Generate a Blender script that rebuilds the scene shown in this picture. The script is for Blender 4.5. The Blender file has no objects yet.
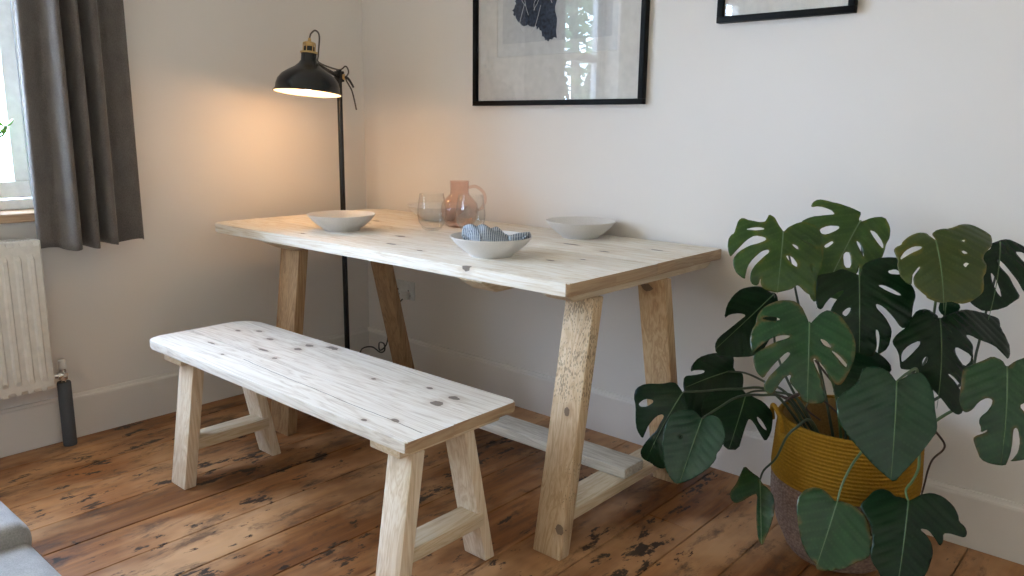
import bpy, bmesh, math, random, json
from mathutils import Vector, Matrix, geometry
from mathutils import noise as mnoise
random.seed(7)
SC = bpy.context.scene
COL = SC.collection
PI = math.pi

# ------------------------------------------------------------------ camera
cam_data = bpy.data.cameras.new('camera')
cam_data.sensor_width = 36.0
cam_data.lens = 27.76
cam_data.clip_start = 0.02
cam = bpy.data.objects.new('camera', cam_data)
COL.objects.link(cam)
fw = Vector((-0.64338765, 0.73899684, -0.19983993))
rt = Vector((0.75249567, 0.65848129, 0.01235574))
up = rt.cross(fw)
M = Matrix((rt, up, -fw)).transposed().to_4x4()
M.translation = (3.0143, -2.39264, 1.14026)
cam.matrix_world = M
SC.camera = cam

# ------------------------------------------------------------------ colour management, world, portals
SC.view_settings.view_transform = 'Standard'
SC.view_settings.look = 'None'
SC.view_settings.gamma = 1.0
SC.view_settings.use_curve_mapping = False
SC.view_settings.exposure = 0.0
SC.cycles.transparent_max_bounces = 32
world = bpy.data.worlds.new('overcast_sky')
SC.world = world
world.use_nodes = True
wn = world.node_tree
wn.nodes.clear()
w_out = wn.nodes.new('ShaderNodeOutputWorld')
w_bg = wn.nodes.new('ShaderNodeBackground')
w_bg.inputs['Color'].default_value = (0.53, 0.71, 1.0, 1)
w_bg.inputs['Strength'].default_value = 41.0
wn.links.new(w_bg.outputs[0], w_out.inputs[0])
WIN_Z0, WIN_Z1 = 0.835, 2.25
WINDOWS = [(-2.14, -1.365), (-4.15, -2.62)]      # left wall openings (y ranges); the second is an unseen addition for daylight

def portal(name, loc, sx, sy, rot):
    l = bpy.data.lights.new(name, 'AREA')
    l.shape = 'RECTANGLE'; l.size = sx; l.size_y = sy
    l.cycles.is_portal = True
    o = bpy.data.objects.new(name, l); COL.objects.link(o)
    o.location = loc; o.rotation_euler = rot
    return o
for (wy0, wy1) in WINDOWS:
    portal('window_daylight', (-0.2, (wy0 + wy1) / 2, (WIN_Z0 + WIN_Z1) / 2), WIN_Z1 - WIN_Z0, wy1 - wy0, (0, -PI / 2, 0))

# ------------------------------------------------------------------ node helpers
def new_mat(name):
    m = bpy.data.materials.new(name); m.use_nodes = True
    nt = m.node_tree; nt.nodes.clear()
    out = nt.nodes.new('ShaderNodeOutputMaterial')
    b = nt.nodes.new('ShaderNodeBsdfPrincipled')
    nt.links.new(b.outputs[0], out.inputs[0])
    return m, nt, b, out
def N(nt, t, **kw):
    n = nt.nodes.new(t)
    for k, v in kw.items():
        if hasattr(n, k): setattr(n, k, v)
        else: n.inputs[k].default_value = v
    return n
def ramp(nt, src, stops):
    r = nt.nodes.new('ShaderNodeValToRGB')
    e = r.color_ramp.elements
    while len(e) < len(stops): e.new(0.5)
    for i, (p, c) in enumerate(stops):
        e[i].position = p; e[i].color = (*c, 1) if len(c) == 3 else c
    nt.links.new(src, r.inputs[0]); return r
def mapping(nt, scale, coord='Object', loc=(0, 0, 0)):
    tc = nt.nodes.new('ShaderNodeTexCoord'); mp = nt.nodes.new('ShaderNodeMapping')
    mp.inputs['Scale'].default_value = scale; mp.inputs['Location'].default_value = loc
    nt.links.new(tc.outputs[coord], mp.inputs[0]); return mp
def noise(nt, vec, scale, detail=4, rough=0.5, dist=0.0):
    n = nt.nodes.new('ShaderNodeTexNoise')
    n.inputs['Scale'].default_value = scale; n.inputs['Detail'].default_value = detail
    n.inputs['Roughness'].default_value = rough; n.inputs['Distortion'].default_value = dist
    nt.links.new(vec, n.inputs['Vector']); return n
def mixc(nt, fac, a, b, mode='MIX'):
    m = nt.nodes.new('ShaderNodeMix'); m.data_type = 'RGBA'; m.blend_type = mode
    for s, i in ((fac, 0), (a, 6), (b, 7)):
        if isinstance(s, (int, float)): m.inputs[i].default_value = s
        elif isinstance(s, tuple): m.inputs[i].default_value = (*s, 1) if len(s) == 3 else s
        else: nt.links.new(s, m.inputs[i])
    return m.outputs[2]
def math_(nt, op, a, b=None, c=None):
    m = nt.nodes.new('ShaderNodeMath'); m.operation = op
    for i, s in enumerate((a, b, c)):
        if s is None: continue
        if isinstance(s, (int, float)): m.inputs[i].default_value = s
        else: nt.links.new(s, m.inputs[i])
    return m.outputs[0]
def bump(nt, b, h, strength=0.3, dist=0.002):
    n = nt.nodes.new('ShaderNodeBump'); n.inputs['Strength'].default_value = strength
    n.inputs['Distance'].default_value = dist
    nt.links.new(h, n.inputs['Height']); nt.links.new(n.outputs[0], b.inputs['Normal'])
def simple(name, col, rough=0.5, metal=0.0, bscale=None, bstr=0.2, var=0.06, spec=0.5):
    m, nt, b, _ = new_mat(name)
    mp = mapping(nt, (1, 1, 1)); n = noise(nt, mp.outputs[0], bscale or 40, 3)
    lo = tuple(c * (1 - var) for c in col); hi = tuple(min(1, c * (1 + var)) for c in col)
    r = ramp(nt, n.outputs['Fac'], [(0.3, lo), (0.7, hi)])
    nt.links.new(r.outputs[0], b.inputs['Base Color'])
    b.inputs['Roughness'].default_value = rough; b.inputs['Metallic'].default_value = metal
    b.inputs['Specular IOR Level'].default_value = spec
    if bscale: bump(nt, b, n.outputs['Fac'], bstr, 0.001)
    return m

def wood(name, axis, base, light, dark, knots=(), speck=0.0, rough=0.6, kz=False, ztop=None, crack=()):
    """pine: grain runs along axis (0,1,2); knots = [(x, y, rx, ry)] on the top face"""
    m, nt, b, _ = new_mat(name)
    s = [14, 14, 14]; s[axis] = 1.1
    mp = mapping(nt, tuple(s))
    oi = nt.nodes.new('ShaderNodeObjectInfo')
    off = nt.nodes.new('ShaderNodeCombineXYZ')
    for i in range(3): nt.links.new(math_(nt, 'MULTIPLY', oi.outputs['Random'], 13.0 + 5 * i), off.inputs[i])
    va = nt.nodes.new('ShaderNodeVectorMath'); va.operation = 'ADD'
    nt.links.new(mp.outputs[0], va.inputs[0]); nt.links.new(off.outputs[0], va.inputs[1])
    v = va.outputs[0]
    n1 = noise(nt, v, 1.3, 4, 0.6, 0.6)
    n2 = noise(nt, v, 7.0, 4, 0.7, 0.2)
    g = math_(nt, 'FRACT', math_(nt, 'MULTIPLY', n1.outputs['Fac'], 9.0))
    g = math_(nt, 'ABSOLUTE', math_(nt, 'SUBTRACT', g, 0.5))
    gr = math_(nt, 'ADD', math_(nt, 'MULTIPLY', g, 0.9), math_(nt, 'MULTIPLY', n2.outputs['Fac'], 0.6))
    r = ramp(nt, gr, [(0.15, dark), (0.42, base), (0.75, light)])
    col = r.outputs[0]
    mp2 = mapping(nt, (1, 1, 1)); n3 = noise(nt, mp2.outputs[0], 3.0, 3)
    col = mixc(nt, math_(nt, 'MULTIPLY', n3.outputs['Fac'], 0.45), col, base)
    hgt = gr
    if speck > 0:
        ss = [230, 230, 230]; ss[axis] = 85
        mp3 = mapping(nt, tuple(ss)); vo = N(nt, 'ShaderNodeTexVoronoi'); vo.inputs['Scale'].default_value = 1.0
        nt.links.new(mp3.outputs[0], vo.inputs['Vector'])
        n4 = noise(nt, mp2.outputs[0], 6.0, 2)
        k = math_(nt, 'LESS_THAN', vo.outputs['Distance'], math_(nt, 'MULTIPLY', math_(nt, 'SUBTRACT', n4.outputs['Fac'], 0.45), 2.2 * speck))
        col = mixc(nt, math_(nt, 'MULTIPLY', k, 0.6), col, tuple(c * 0.22 for c in base))
    if knots:
        tc = nt.nodes.new('ShaderNodeTexCoord'); sep = nt.nodes.new('ShaderNodeSeparateXYZ')
        nt.links.new(tc.outputs['Object'], sep.inputs[0])
        wob = noise(nt, mp2.outputs[0], 60, 2)
        acc = None; halo = None
        for (kx, ky, rx, ry) in knots:
            dx = math_(nt, 'DIVIDE', math_(nt, 'SUBTRACT', sep.outputs[0], kx), rx)
            dy = math_(nt, 'DIVIDE', math_(nt, 'SUBTRACT', sep.outputs[2 if kz else 1], ky), ry)
            q2 = math_(nt, 'ADD', math_(nt, 'MULTIPLY', dx, dx), math_(nt, 'MULTIPLY', dy, dy))
            if ztop is not None:
                dz = math_(nt, 'DIVIDE', math_(nt, 'SUBTRACT', sep.outputs[2], ztop), 0.012)
                q2 = math_(nt, 'ADD', q2, math_(nt, 'MULTIPLY', dz, dz))
            d = math_(nt, 'SQRT', q2)
            acc = d if acc is None else math_(nt, 'MINIMUM', acc, d)
        acc = math_(nt, 'ADD', acc, math_(nt, 'MULTIPLY', math_(nt, 'SUBTRACT', wob.outputs['Fac'], 0.5), 1.2))
        rk = ramp(nt, acc, [(0.0, (1, 1, 1)), (0.75, (0.85, 0.85, 0.85)), (1.0, (0.25, 0.25, 0.25)), ])
        # beyond r=1 fade using a second term
        f1 = math_(nt, 'MULTIPLY', math_(nt, 'LESS_THAN', acc, 1.0), 0.78)
        f2 = nt.nodes.new('ShaderNodeMapRange'); f2.inputs[1].default_value = 0.8; f2.inputs[2].default_value = 2.6
        f2.inputs[3].default_value = 0.45; f2.inputs[4].default_value = 0.0
        nt.links.new(acc, f2.inputs[0])
        col = mixc(nt, f2.outputs[0], col, tuple(c * f for c, f in zip(base, (0.62, 0.50, 0.40))))
        col = mixc(nt, f1, col, (0.10, 0.065, 0.045))
    for (cx0, cx1, cy, slope) in crack:
        tc = nt.nodes.new('ShaderNodeTexCoord'); sep = nt.nodes.new('ShaderNodeSeparateXYZ')
        nt.links.new(tc.outputs['Object'], sep.inputs[0])
        wob = noise(nt, mp2.outputs[0], 6, 3)
        yy = math_(nt, 'ADD', cy, math_(nt, 'MULTIPLY', math_(nt, 'SUBTRACT', sep.outputs[0], cx0), slope))
        yy = math_(nt, 'ADD', yy, math_(nt, 'MULTIPLY', math_(nt, 'SUBTRACT', wob.outputs['Fac'], .5), .02))
        dd = math_(nt, 'LESS_THAN', math_(nt, 'ABSOLUTE', math_(nt, 'SUBTRACT', sep.outputs[1], yy)), 0.0011)
        inx = math_(nt, 'MULTIPLY', math_(nt, 'GREATER_THAN', sep.outputs[0], cx0), math_(nt, 'LESS_THAN', sep.outputs[0], cx1))
        col = mixc(nt, math_(nt, 'MULTIPLY', math_(nt, 'MULTIPLY', dd, inx), 0.85), col, (0.09, 0.06, 0.04))
    nt.links.new(col, b.inputs['Base Color'])
    b.inputs['Roughness'].default_value = rough
    b.inputs['Specular IOR Level'].default_value = 0.3
    bump(nt, b, hgt, 0.35, 0.0015)
    return m

# ------------------------------------------------------------------ materials
def paint(name, col, bs=0.12):
    m, nt, b, _ = new_mat(name)
    mp = mapping(nt, (1, 1, 1)); n = noise(nt, mp.outputs[0], 1.4, 4); n2 = noise(nt, mp.outputs[0], 160, 2)
    r = ramp(nt, n.outputs['Fac'], [(0.35, tuple(c * 0.965 for c in col)), (0.65, col)])
    nt.links.new(r.outputs[0], b.inputs['Base Color'])
    b.inputs['Roughness'].default_value = 0.75; b.inputs['Specular IOR Level'].default_value = 0.25
    h = math_(nt, 'ADD', math_(nt, 'MULTIPLY', n.outputs['Fac'], 3.0), math_(nt, 'MULTIPLY', n2.outputs['Fac'], 0.12))
    bump(nt, b, h, bs, 0.006)
    return m
MAT = {}
MAT['wall'] = paint('white_wall_paint', (0.795, 0.74, 0.69))
MAT['cream'] = paint('warm_cream_wall_paint', (0.92, 0.79, 0.58))  # for the unseen walls; warm colour invented to warm the bounced light
MAT['trim'] = paint('white_trim_paint', (0.795, 0.74, 0.69), 0.05)
MAT['trim'].node_tree.nodes['Principled BSDF'].inputs['Roughness'].default_value = 0.45
MAT['ceiling'] = paint('white_ceiling_paint', (0.92, 0.84, 0.70))  # cream rather than white, so the unseen ceiling bounces warmer light
MAT['window_paint'] = simple('gloss_white_window_paint', (0.82, 0.83, 0.82), 0.35)
MAT['radiator'] = simple('radiator_enamel', (0.78, 0.73, 0.66), 0.35)
MAT['black_metal'] = simple('black_lacquered_steel', (0.006, 0.007, 0.009), 0.27, 0.0, spec=0.5)
MAT['shade_inner'] = simple('white_shade_lining', (0.85, 0.83, 0.78), 0.5)
MAT['brass'] = simple('brushed_brass', (0.62, 0.43, 0.19), 0.35, 1.0)
MAT['chrome'] = simple('chrome', (0.75, 0.75, 0.75), 0.18, 1.0)
MAT['grey_sleeve'] = simple('grey_foam_sleeve', (0.075, 0.08, 0.09), 0.7, bscale=200)
MAT['frame_black'] = simple('black_frame_wood', (0.004, 0.004, 0.004), 0.5, spec=.12)
MAT['mat_board'] = simple('cream_mat_board', (0.66, 0.62, 0.57), 0.8)
MAT['paper'] = simple('print_paper', (0.62, 0.60, 0.57), 0.8)
MAT['ink'] = simple('dark_blue_ink', (0.035, 0.045, 0.07), 0.8, var=0.6, bscale=90)
MAT['ink_grey'] = simple('grey_ink_wash', (0.52, 0.51, 0.50), 0.8, var=0.06, bscale=60)
MAT['plastic_white'] = simple('white_plastic', (0.70, 0.69, 0.66), 0.35)
MAT['dark_slot'] = simple('socket_slot', (0.02, 0.02, 0.02), 0.6)
MAT['cable'] = simple('brown_fabric_cable', (0.10, 0.075, 0.06), 0.7, bscale=300)
MAT['dark_cable'] = simple('black_cable', (0.02, 0.02, 0.02), 0.5)
MAT['ceramic'] = simple('stoneware_glaze', (0.70, 0.655, 0.61), 0.38, bscale=220, bstr=0.05, var=0.04)
MAT['soil'] = simple('potting_soil', (0.045, 0.03, 0.02), 0.95, bscale=120, bstr=0.9, var=0.5)
MAT['stem'] = simple('green_petiole', (0.07, 0.12, 0.035), 0.45, var=0.2)
MAT['dark_stem'] = simple('dark_petiole', (0.03, 0.045, 0.018), 0.45, var=0.2)
MAT['root'] = simple('brown_aerial_root', (0.055, 0.028, 0.02), 0.7, var=0.25)
MAT['midrib'] = simple('pale_midrib', (0.07, 0.13, 0.04), 0.45, var=0.1)
MAT['jade'] = simple('succulent_leaf', (0.16, 0.38, 0.05), 0.35, var=0.15)
MAT['jade_stem'] = simple('succulent_stem', (0.22, 0.17, 0.09), 0.7)
MAT['terracotta'] = simple('terracotta', (0.45, 0.20, 0.11), 0.85, bscale=90)
MAT['grass'] = simple('garden_paving', (0.38, 0.32, 0.25), 0.9, bscale=6, var=0.2)  # unseen outside ground; tint picked for the light it bounces indoors
MAT['tree_leaf'] = simple('tree_foliage', (0.15, 0.22, 0.10), 0.6, var=0.5, bscale=3)
MAT['bark'] = simple('tree_bark', (0.12, 0.09, 0.07), 0.9, bscale=14)
MAT['sill_wood'] = wood('sill_wood', 1, (0.42, 0.26, 0.15), (0.55, 0.38, 0.24), (0.25, 0.14, 0.08))

# glass sheet: thin pane that lets daylight through
def pane_glass(name, f=0.06, tint=(1, 1, 1)):
    m = bpy.data.materials.new(name); m.use_nodes = True; nt = m.node_tree; nt.nodes.clear()
    out = nt.nodes.new('ShaderNodeOutputMaterial'); mx = nt.nodes.new('ShaderNodeMixShader')
    tr = nt.nodes.new('ShaderNodeBsdfTransparent'); gl = nt.nodes.new('ShaderNodeBsdfGlossy')
    tr.inputs[0].default_value = (*tint, 1); gl.inputs['Roughness'].default_value = 0.0
    lw = nt.nodes.new('ShaderNodeLayerWeight'); lw.inputs[0].default_value = 0.5
    pw = math_(nt, 'POWER', lw.outputs['Facing'], 4.0)
    nt.links.new(math_(nt, 'MULTIPLY_ADD', pw, 0.75, f), mx.inputs[0])
    nt.links.new(tr.outputs[0], mx.inputs[1]); nt.links.new(gl.outputs[0], mx.inputs[2])
    nt.links.new(mx.outputs[0], out.inputs[0]); return m
MAT['window_glass'] = pane_glass('window_glass', 0.04)
MAT['picture_glass'] = pane_glass('picture_glass', 0.04)
MAT['clear_glass'] = pane_glass('clear_drinking_glass', 0.05, (0.985, 0.985, 0.98))
MAT['pink_glass'] = pane_glass('rose_tinted_glass', 0.05, (0.965, 0.875, 0.835))

# emissive bulb
m, nt, b, out_ = new_mat('warm_light_bulb')
b.inputs['Base Color'].default_value = (1, 0.9, 0.75, 1)
b.inputs['Emission Color'].default_value = (1.0, 0.72, 0.42, 1); b.inputs['Emission Strength'].default_value = 14.0
MAT['bulb'] = m

# fabric for curtain and sofa
def fabric(name, c1, c2, scale=420, rough=0.95, axis_soft=1.0):
    m, nt, b, _ = new_mat(name)
    mp = mapping(nt, (1, 1, 0.5)); n = noise(nt, mp.outputs[0], scale, 2); n2 = noise(nt, mp.outputs[0], 30, 3)
    f = math_(nt, 'ADD', math_(nt, 'MULTIPLY', n.outputs['Fac'], 0.6), math_(nt, 'MULTIPLY', n2.outputs['Fac'], 0.4))
    r = ramp(nt, f, [(0.35, c1), (0.65, c2)])
    nt.links.new(r.outputs[0], b.inputs['Base Color']); b.inputs['Roughness'].default_value = rough
    b.inputs['Sheen Weight'].default_value = 0.25; b.inputs['Specular IOR Level'].default_value = 0.1
    bump(nt, b, n.outputs['Fac'], 0.5, 0.0008)
    return m
MAT['curtain'] = fabric('grey_brown_linen', (0.11, 0.095, 0.085), (0.18, 0.158, 0.142))
MAT['sofa'] = fabric('grey_upholstery', (0.24, 0.225, 0.215), (0.35, 0.33, 0.315))
# striped napkin
m, nt, b, _ = new_mat('blue_striped_linen')
tc = nt.nodes.new('ShaderNodeUVMap'); sep = nt.nodes.new('ShaderNodeSeparateXYZ'); nt.links.new(tc.outputs[0], sep.inputs[0])
st = math_(nt, 'GREATER_THAN', math_(nt, 'FRACT', math_(nt, 'MULTIPLY', sep.outputs[0], 34.0)), 0.45)
st2 = math_(nt, 'GREATER_THAN', math_(nt, 'FRACT', math_(nt, 'MULTIPLY', sep.outputs[1], 40.0)), 0.8)
col = mixc(nt, st, (0.48, 0.50, 0.52), (0.13, 0.16, 0.20))
col = mixc(nt, math_(nt, 'MULTIPLY', st2, 0.4), col, (0.5, 0.54, 0.58))
nt.links.new(col, b.inputs['Base Color']); b.inputs['Roughness'].default_value = 0.9
MAT['napkin'] = m

BK = [(0.974, -1.052, .016, .010), (0.964, -1.005, .018, .010), (1.041, -.972, .024, .011), (1.006, -1.155, .010, .008), (0.90, -1.13, .03, .006),
      (1.373, -1.079, .009, .006), (1.655, -1.245, .013, .008), (1.60, -1.293, .009, .006), (1.542, -1.028, .010, .006), (1.64, -1.095, .018, .014),
      (1.646, -1.038, .020, .011), (0.639, -1.061, .012, .006), (0.695, -1.016, .014, .007), (0.81, -1.047, .014, .008), (0.72, -1.20, .022, .004), (0.86, -1.24, .009, .005)]
TK = [(0.91, -.574, .024, .011), (1.036, -.721, .022, .008), (1.203, -.75, .013, .006), (0.62, -.78, .012, .006), (1.505, -.850, .015, .012),
      (1.45, -.30, .03, .008), (1.62, -.35, .02, .007), (1.60, -.60, .016, .006), (1.66, -.52, .010, .006), (0.5, -.35, .02, .008), (1.1, -.25, .02, .008), (1.72, -.20, .02, .007)]
MAT['tabletop'] = wood('planed_pine_tabletop', 0, (0.82, 0.73, 0.61), (0.92, 0.87, 0.80), (0.56, 0.42, 0.28), knots=TK, ztop=0.757)
MAT['bench_top'] = wood('planed_pine_bench_top', 0, (0.70, 0.62, 0.53), (0.80, 0.74, 0.66), (0.44, 0.35, 0.27), knots=BK, ztop=0.4585, crack=((0.95, 1.76, -1.225, -0.035),))
MAT['end_grain'] = wood('sawn_end_grain', 1, (0.40, 0.26, 0.155), (0.48, 0.34, 0.21), (0.28, 0.17, 0.10))
MAT['leg_wood'] = wood('pine_leg', 2, (0.52, 0.33, 0.17), (0.64, 0.45, 0.26), (0.34, 0.19, 0.09), speck=0.5)
MAT['knotty_leg'] = wood('knotty_pine_leg', 2, (0.52, 0.33, 0.17), (0.64, 0.45, 0.26), (0.34, 0.19, 0.09), speck=0.3, knots=[(1.79, .672, .02, .010), (1.83, .30, .007, .006)], kz=True)
MAT['brown_leg'] = wood('weathered_brown_leg', 2, (0.34, 0.20, 0.10), (0.46, 0.30, 0.16), (0.14, 0.075, 0.035), speck=0.6)
MAT['worm_wood'] = wood('worm_eaten_pine_leg', 2, (0.54, 0.38, 0.23), (0.66, 0.51, 0.34), (0.38, 0.24, 0.13), speck=1.05, knots=[(1.812, .394, .009, .011), (1.838, .082, .013, .014)], kz=True)
MAT['pale_leg'] = wood('pale_pine_leg', 2, (0.70, 0.55, 0.39), (0.82, 0.71, 0.57), (0.52, 0.38, 0.24), speck=0.25)
MAT['pale_y'] = wood('pale_pine_rail', 1, (0.60, 0.46, 0.30), (0.70, 0.58, 0.42), (0.46, 0.33, 0.20), speck=0.2)
MAT['shelf_wood'] = wood('weathered_pine_rail', 0, (0.52, 0.46, 0.38), (0.66, 0.61, 0.53), (0.36, 0.30, 0.23), speck=0.5)

# floorboards
def floor_mat():
    m, nt, b, _ = new_mat('old_pine_floorboards')
    at = nt.nodes.new('ShaderNodeAttribute'); at.attribute_name = 'plank'
    mp = mapping(nt, (16, 1.3, 16)); off = nt.nodes.new('ShaderNodeVectorMath'); off.operation = 'ADD'
    sc = nt.nodes.new('ShaderNodeVectorMath'); sc.operation = 'SCALE'; sc.inputs['Scale'].default_value = 37.0
    nt.links.new(at.outputs['Color'], sc.inputs[0]); nt.links.new(mp.outputs[0], off.inputs[0]); nt.links.new(sc.outputs[0], off.inputs[1])
    v = off.outputs[0]
    n1 = noise(nt, v, 1.2, 5, 0.6, 0.5); n2 = noise(nt, v, 6.0, 4, 0.7)
    g = math_(nt, 'ADD', math_(nt, 'MULTIPLY', n1.outputs['Fac'], 0.7), math_(nt, 'MULTIPLY', n2.outputs['Fac'], 0.35))
    r = ramp(nt, g, [(0.30, (0.10, 0.034, 0.010)), (0.48, (0.24, 0.09, 0.027)), (0.68, (0.40, 0.175, 0.06))])
    sepc = nt.nodes.new('ShaderNodeSeparateColor'); nt.links.new(at.outputs['Color'], sepc.inputs[0])
    br = ramp(nt, sepc.outputs[0], [(0.0, (0.72, 0.70, 0.68)), (1.0, (1.12, 1.10, 1.08))])
    col = mixc(nt, 1.0, r.outputs[0], br.outputs[0], 'MULTIPLY')
    # pale worn patches
    mpw = mapping(nt, (2.2, 1.2, 1), loc=(3, 1, 0)); nw = noise(nt, mpw.outputs[0], 1.6, 4, 0.6)
    fw_ = ramp(nt, nw.outputs['Fac'], [(0.44, (0, 0, 0)), (0.64, (0.75, 0.75, 0.75))])
    col = mixc(nt, fw_.outputs[0], col, (0.62, 0.35, 0.17))
    # soft grey-brown wear
    mpd = mapping(nt, (7, 2.6, 1), loc=(0.3, 2.1, 0)); nd = noise(nt, mpd.outputs[0], 1.5, 6, 0.75, 0.3)
    fd = ramp(nt, nd.outputs['Fac'], [(0.53, (0, 0, 0)), (0.64, (0.72, 0.72, 0.72))])
    col = mixc(nt, fd.outputs[0], col, (0.07, 0.036, 0.022))
    # dark spots of old stain
    mps = mapping(nt, (22, 9, 1), loc=(1.7, 0.4, 0)); ns = noise(nt, mps.outputs[0], 1.0, 5, 0.7, 0.2)
    gate = noise(nt, mpd.outputs[0], 0.6, 2)
    sm = math_(nt, 'ADD', ns.outputs['Fac'], math_(nt, 'MULTIPLY', math_(nt, 'SUBTRACT', gate.outputs['Fac'], 0.5), 0.5))
    fs = ramp(nt, sm, [(0.60, (0, 0, 0)), (0.645, (0.92, 0.92, 0.92))])
    col = mixc(nt, fs.outputs[0], col, (0.018, 0.012, 0.010))
    nt.links.new(col, b.inputs['Base Color'])
    rr = ramp(nt, n2.outputs['Fac'], [(0.3, (0.36, 0.36, 0.36)), (0.7, (0.55, 0.55, 0.55))])
    nt.links.new(rr.outputs[0], b.inputs['Roughness'])
    b.inputs['Specular IOR Level'].default_value = 0.28
    bump(nt, b, g, 0.4, 0.002)
    return m
MAT['floor'] = floor_mat()
MAT['gap'] = simple('dark_floor_gap', (0.02, 0.012, 0.008), 0.9)

# ------------------------------------------------------------------ mesh helpers
def link_mesh(name, bm, mat, parent=None, smooth=False, loc=None):
    bmesh.ops.recalc_face_normals(bm, faces=bm.faces)
    me = bpy.data.meshes.new(name); bm.to_mesh(me); bm.free()
    me.materials.append(mat if not isinstance(mat, str) else MAT[mat])
    if smooth:
        for p in me.polygons: p.use_smooth = True
    o = bpy.data.objects.new(name, me); COL.objects.link(o)
    if parent is not None:
        o.parent = parent
        o.matrix_parent_inverse = Matrix.Translation(-Vector(parent.location)) @ Matrix.Identity(4) if False else Matrix.Identity(4)
        # meshes are authored in world coordinates; keep them there
        o.location = -Vector(parent.location) if parent.parent is None else Vector((0, 0, 0))
    return o
def thing(name, label, cat, loc=(0, 0, 0), group=None):
    o = bpy.data.objects.new(name, None); COL.objects.link(o); o.location = loc
    o.empty_display_size = 0.1
    o['label'] = label; o['category'] = cat
    if group: o['group'] = group
    return o
def tag(o, label, cat, group=None):
    o['label'] = label; o['category'] = cat
    if group: o['group'] = group
    return o
def struct(o):
    o['kind'] = 'structure'; return o
def auto_smooth(o, ang=40):
    for p in o.data.polygons: p.use_smooth = True
    try: o.data.set_sharp_from_angle(angle=math.radians(ang))
    except Exception: pass
    return o
def box(bm, x0, x1, y0, y1, z0, z1, bev=0.0, seg=2):
    r = bmesh.ops.create_cube(bm, size=1.0)
    vs = r['verts']
    for v in vs:
        v.co = Vector((x0 if v.co.x < 0 else x1, y0 if v.co.y < 0 else y1, z0 if v.co.z < 0 else z1))
    if bev > 0:
        es = list({e for v in vs for e in v.link_edges})
        bmesh.ops.bevel(bm, geom=es, offset=bev, segments=seg, profile=0.5, affect='EDGES')
def prism(bm, pts, z0, z1, bev=0.0, seg=3):
    b_ = [bm.verts.new((p[0], p[1], z0)) for p in pts]
    t_ = [bm.verts.new((p[0], p[1], z1)) for p in pts]
    n = len(pts); fs = [bm.faces.new(list(reversed(b_))), bm.faces.new(t_)]
    for i in range(n): fs.append(bm.faces.new((b_[i], b_[(i + 1) % n], t_[(i + 1) % n], t_[i])))
    if bev > 0:
        es = list(fs[0].edges) + list(fs[1].edges)
        bmesh.ops.bevel(bm, geom=es, offset=bev, segments=seg, profile=0.5, affect='EDGES')
def loft_quad(bm, a, b_, bev=0.004, seg=2):
    """a, b_ = four points bottom and four points top"""
    va = [bm.verts.new(p) for p in a]; vb = [bm.verts.new(p) for p in b_]
    fs = [bm.faces.new(list(reversed(va))), bm.faces.new(vb)]
    for i in range(4): fs.append(bm.faces.new((va[i], va[(i + 1) % 4], vb[(i + 1) % 4], vb[i])))
    if bev > 0:
        es = list({e for f in fs for e in f.edges})
        bmesh.ops.bevel(bm, geom=es, offset=bev, segments=seg, profile=0.5, affect='EDGES')
def lathe(bm, prof, c, seg=48, closed=False, mtx=None):
    rings = []
    for r, z in prof:
        if r < 1e-6: rings.append([bm.verts.new((c[0], c[1], c[2] + z))])
        else: rings.append([bm.verts.new((c[0] + r * math.cos(2 * PI * i / seg), c[1] + r * math.sin(2 * PI * i / seg), c[2] + z)) for i in range(seg)])
    pairs = list(zip(rings[:-1], rings[1:])) + ([(rings[-1], rings[0])] if closed else [])
    for A, B in pairs:
        for i in range(seg):
            j = (i + 1) % seg
            if len(A) == 1 and len(B) == 1: continue
            if len(A) == 1: bm.faces.new((A[0], B[i], B[j]))
            elif len(B) == 1: bm.faces.new((A[i], B[0], A[j]))
            else: bm.faces.new((A[i], B[i], B[j], A[j]))
    vs = [v for r in rings for v in r]
    if mtx is not None:
        for v in vs: v.co = mtx @ v.co
    return vs
def catmull(pts, n=8):
    P = [Vector(p) for p in pts]
    if len(P) < 3:
        return [P[0].lerp(P[-1], i / n) for i in range(n + 1)]
    out = []
    for i in range(len(P) - 1):
        p0 = P[max(i - 1, 0)]; p1 = P[i]; p2 = P[i + 1]; p3 = P[min(i + 2, len(P) - 1)]
        for k in range(n):
            t = k / n
            out.append(0.5 * ((2 * p1) + (p2 - p0) * t + (2 * p0 - 5 * p1 + 4 * p2 - p3) * t * t + (3 * p1 - p0 - 3 * p2 + p3) * t ** 3))
    out.append(P[-1]); return out
def tube(bm, pts, r, seg=8, r1=None, cap=True):
    P = [Vector(p) for p in pts]; n = len(P); rings = []
    nrm = None
    for i, p in enumerate(P):
        d = (P[min(i + 1, n - 1)] - P[max(i - 1, 0)]).normalized()
        if nrm is None:
            nrm = d.orthogonal().normalized()
        else:
            nrm = (nrm - d * nrm.dot(d)).normalized()
        bn = d.cross(nrm)
        rr = r if r1 is None else r + (r1 - r) * i / (n - 1)
        rings.append([bm.verts.new(p + nrm * rr * math.cos(2 * PI * k / seg) + bn * rr * math.sin(2 * PI * k / seg)) for k in range(seg)])
    for A, B in zip(rings[:-1], rings[1:]):
        for k in range(seg): bm.faces.new((A[k], A[(k + 1) % seg], B[(k + 1) % seg], B[k]))
    if cap:
        bm.faces.new(list(reversed(rings[0]))); bm.faces.new(rings[-1])
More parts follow.
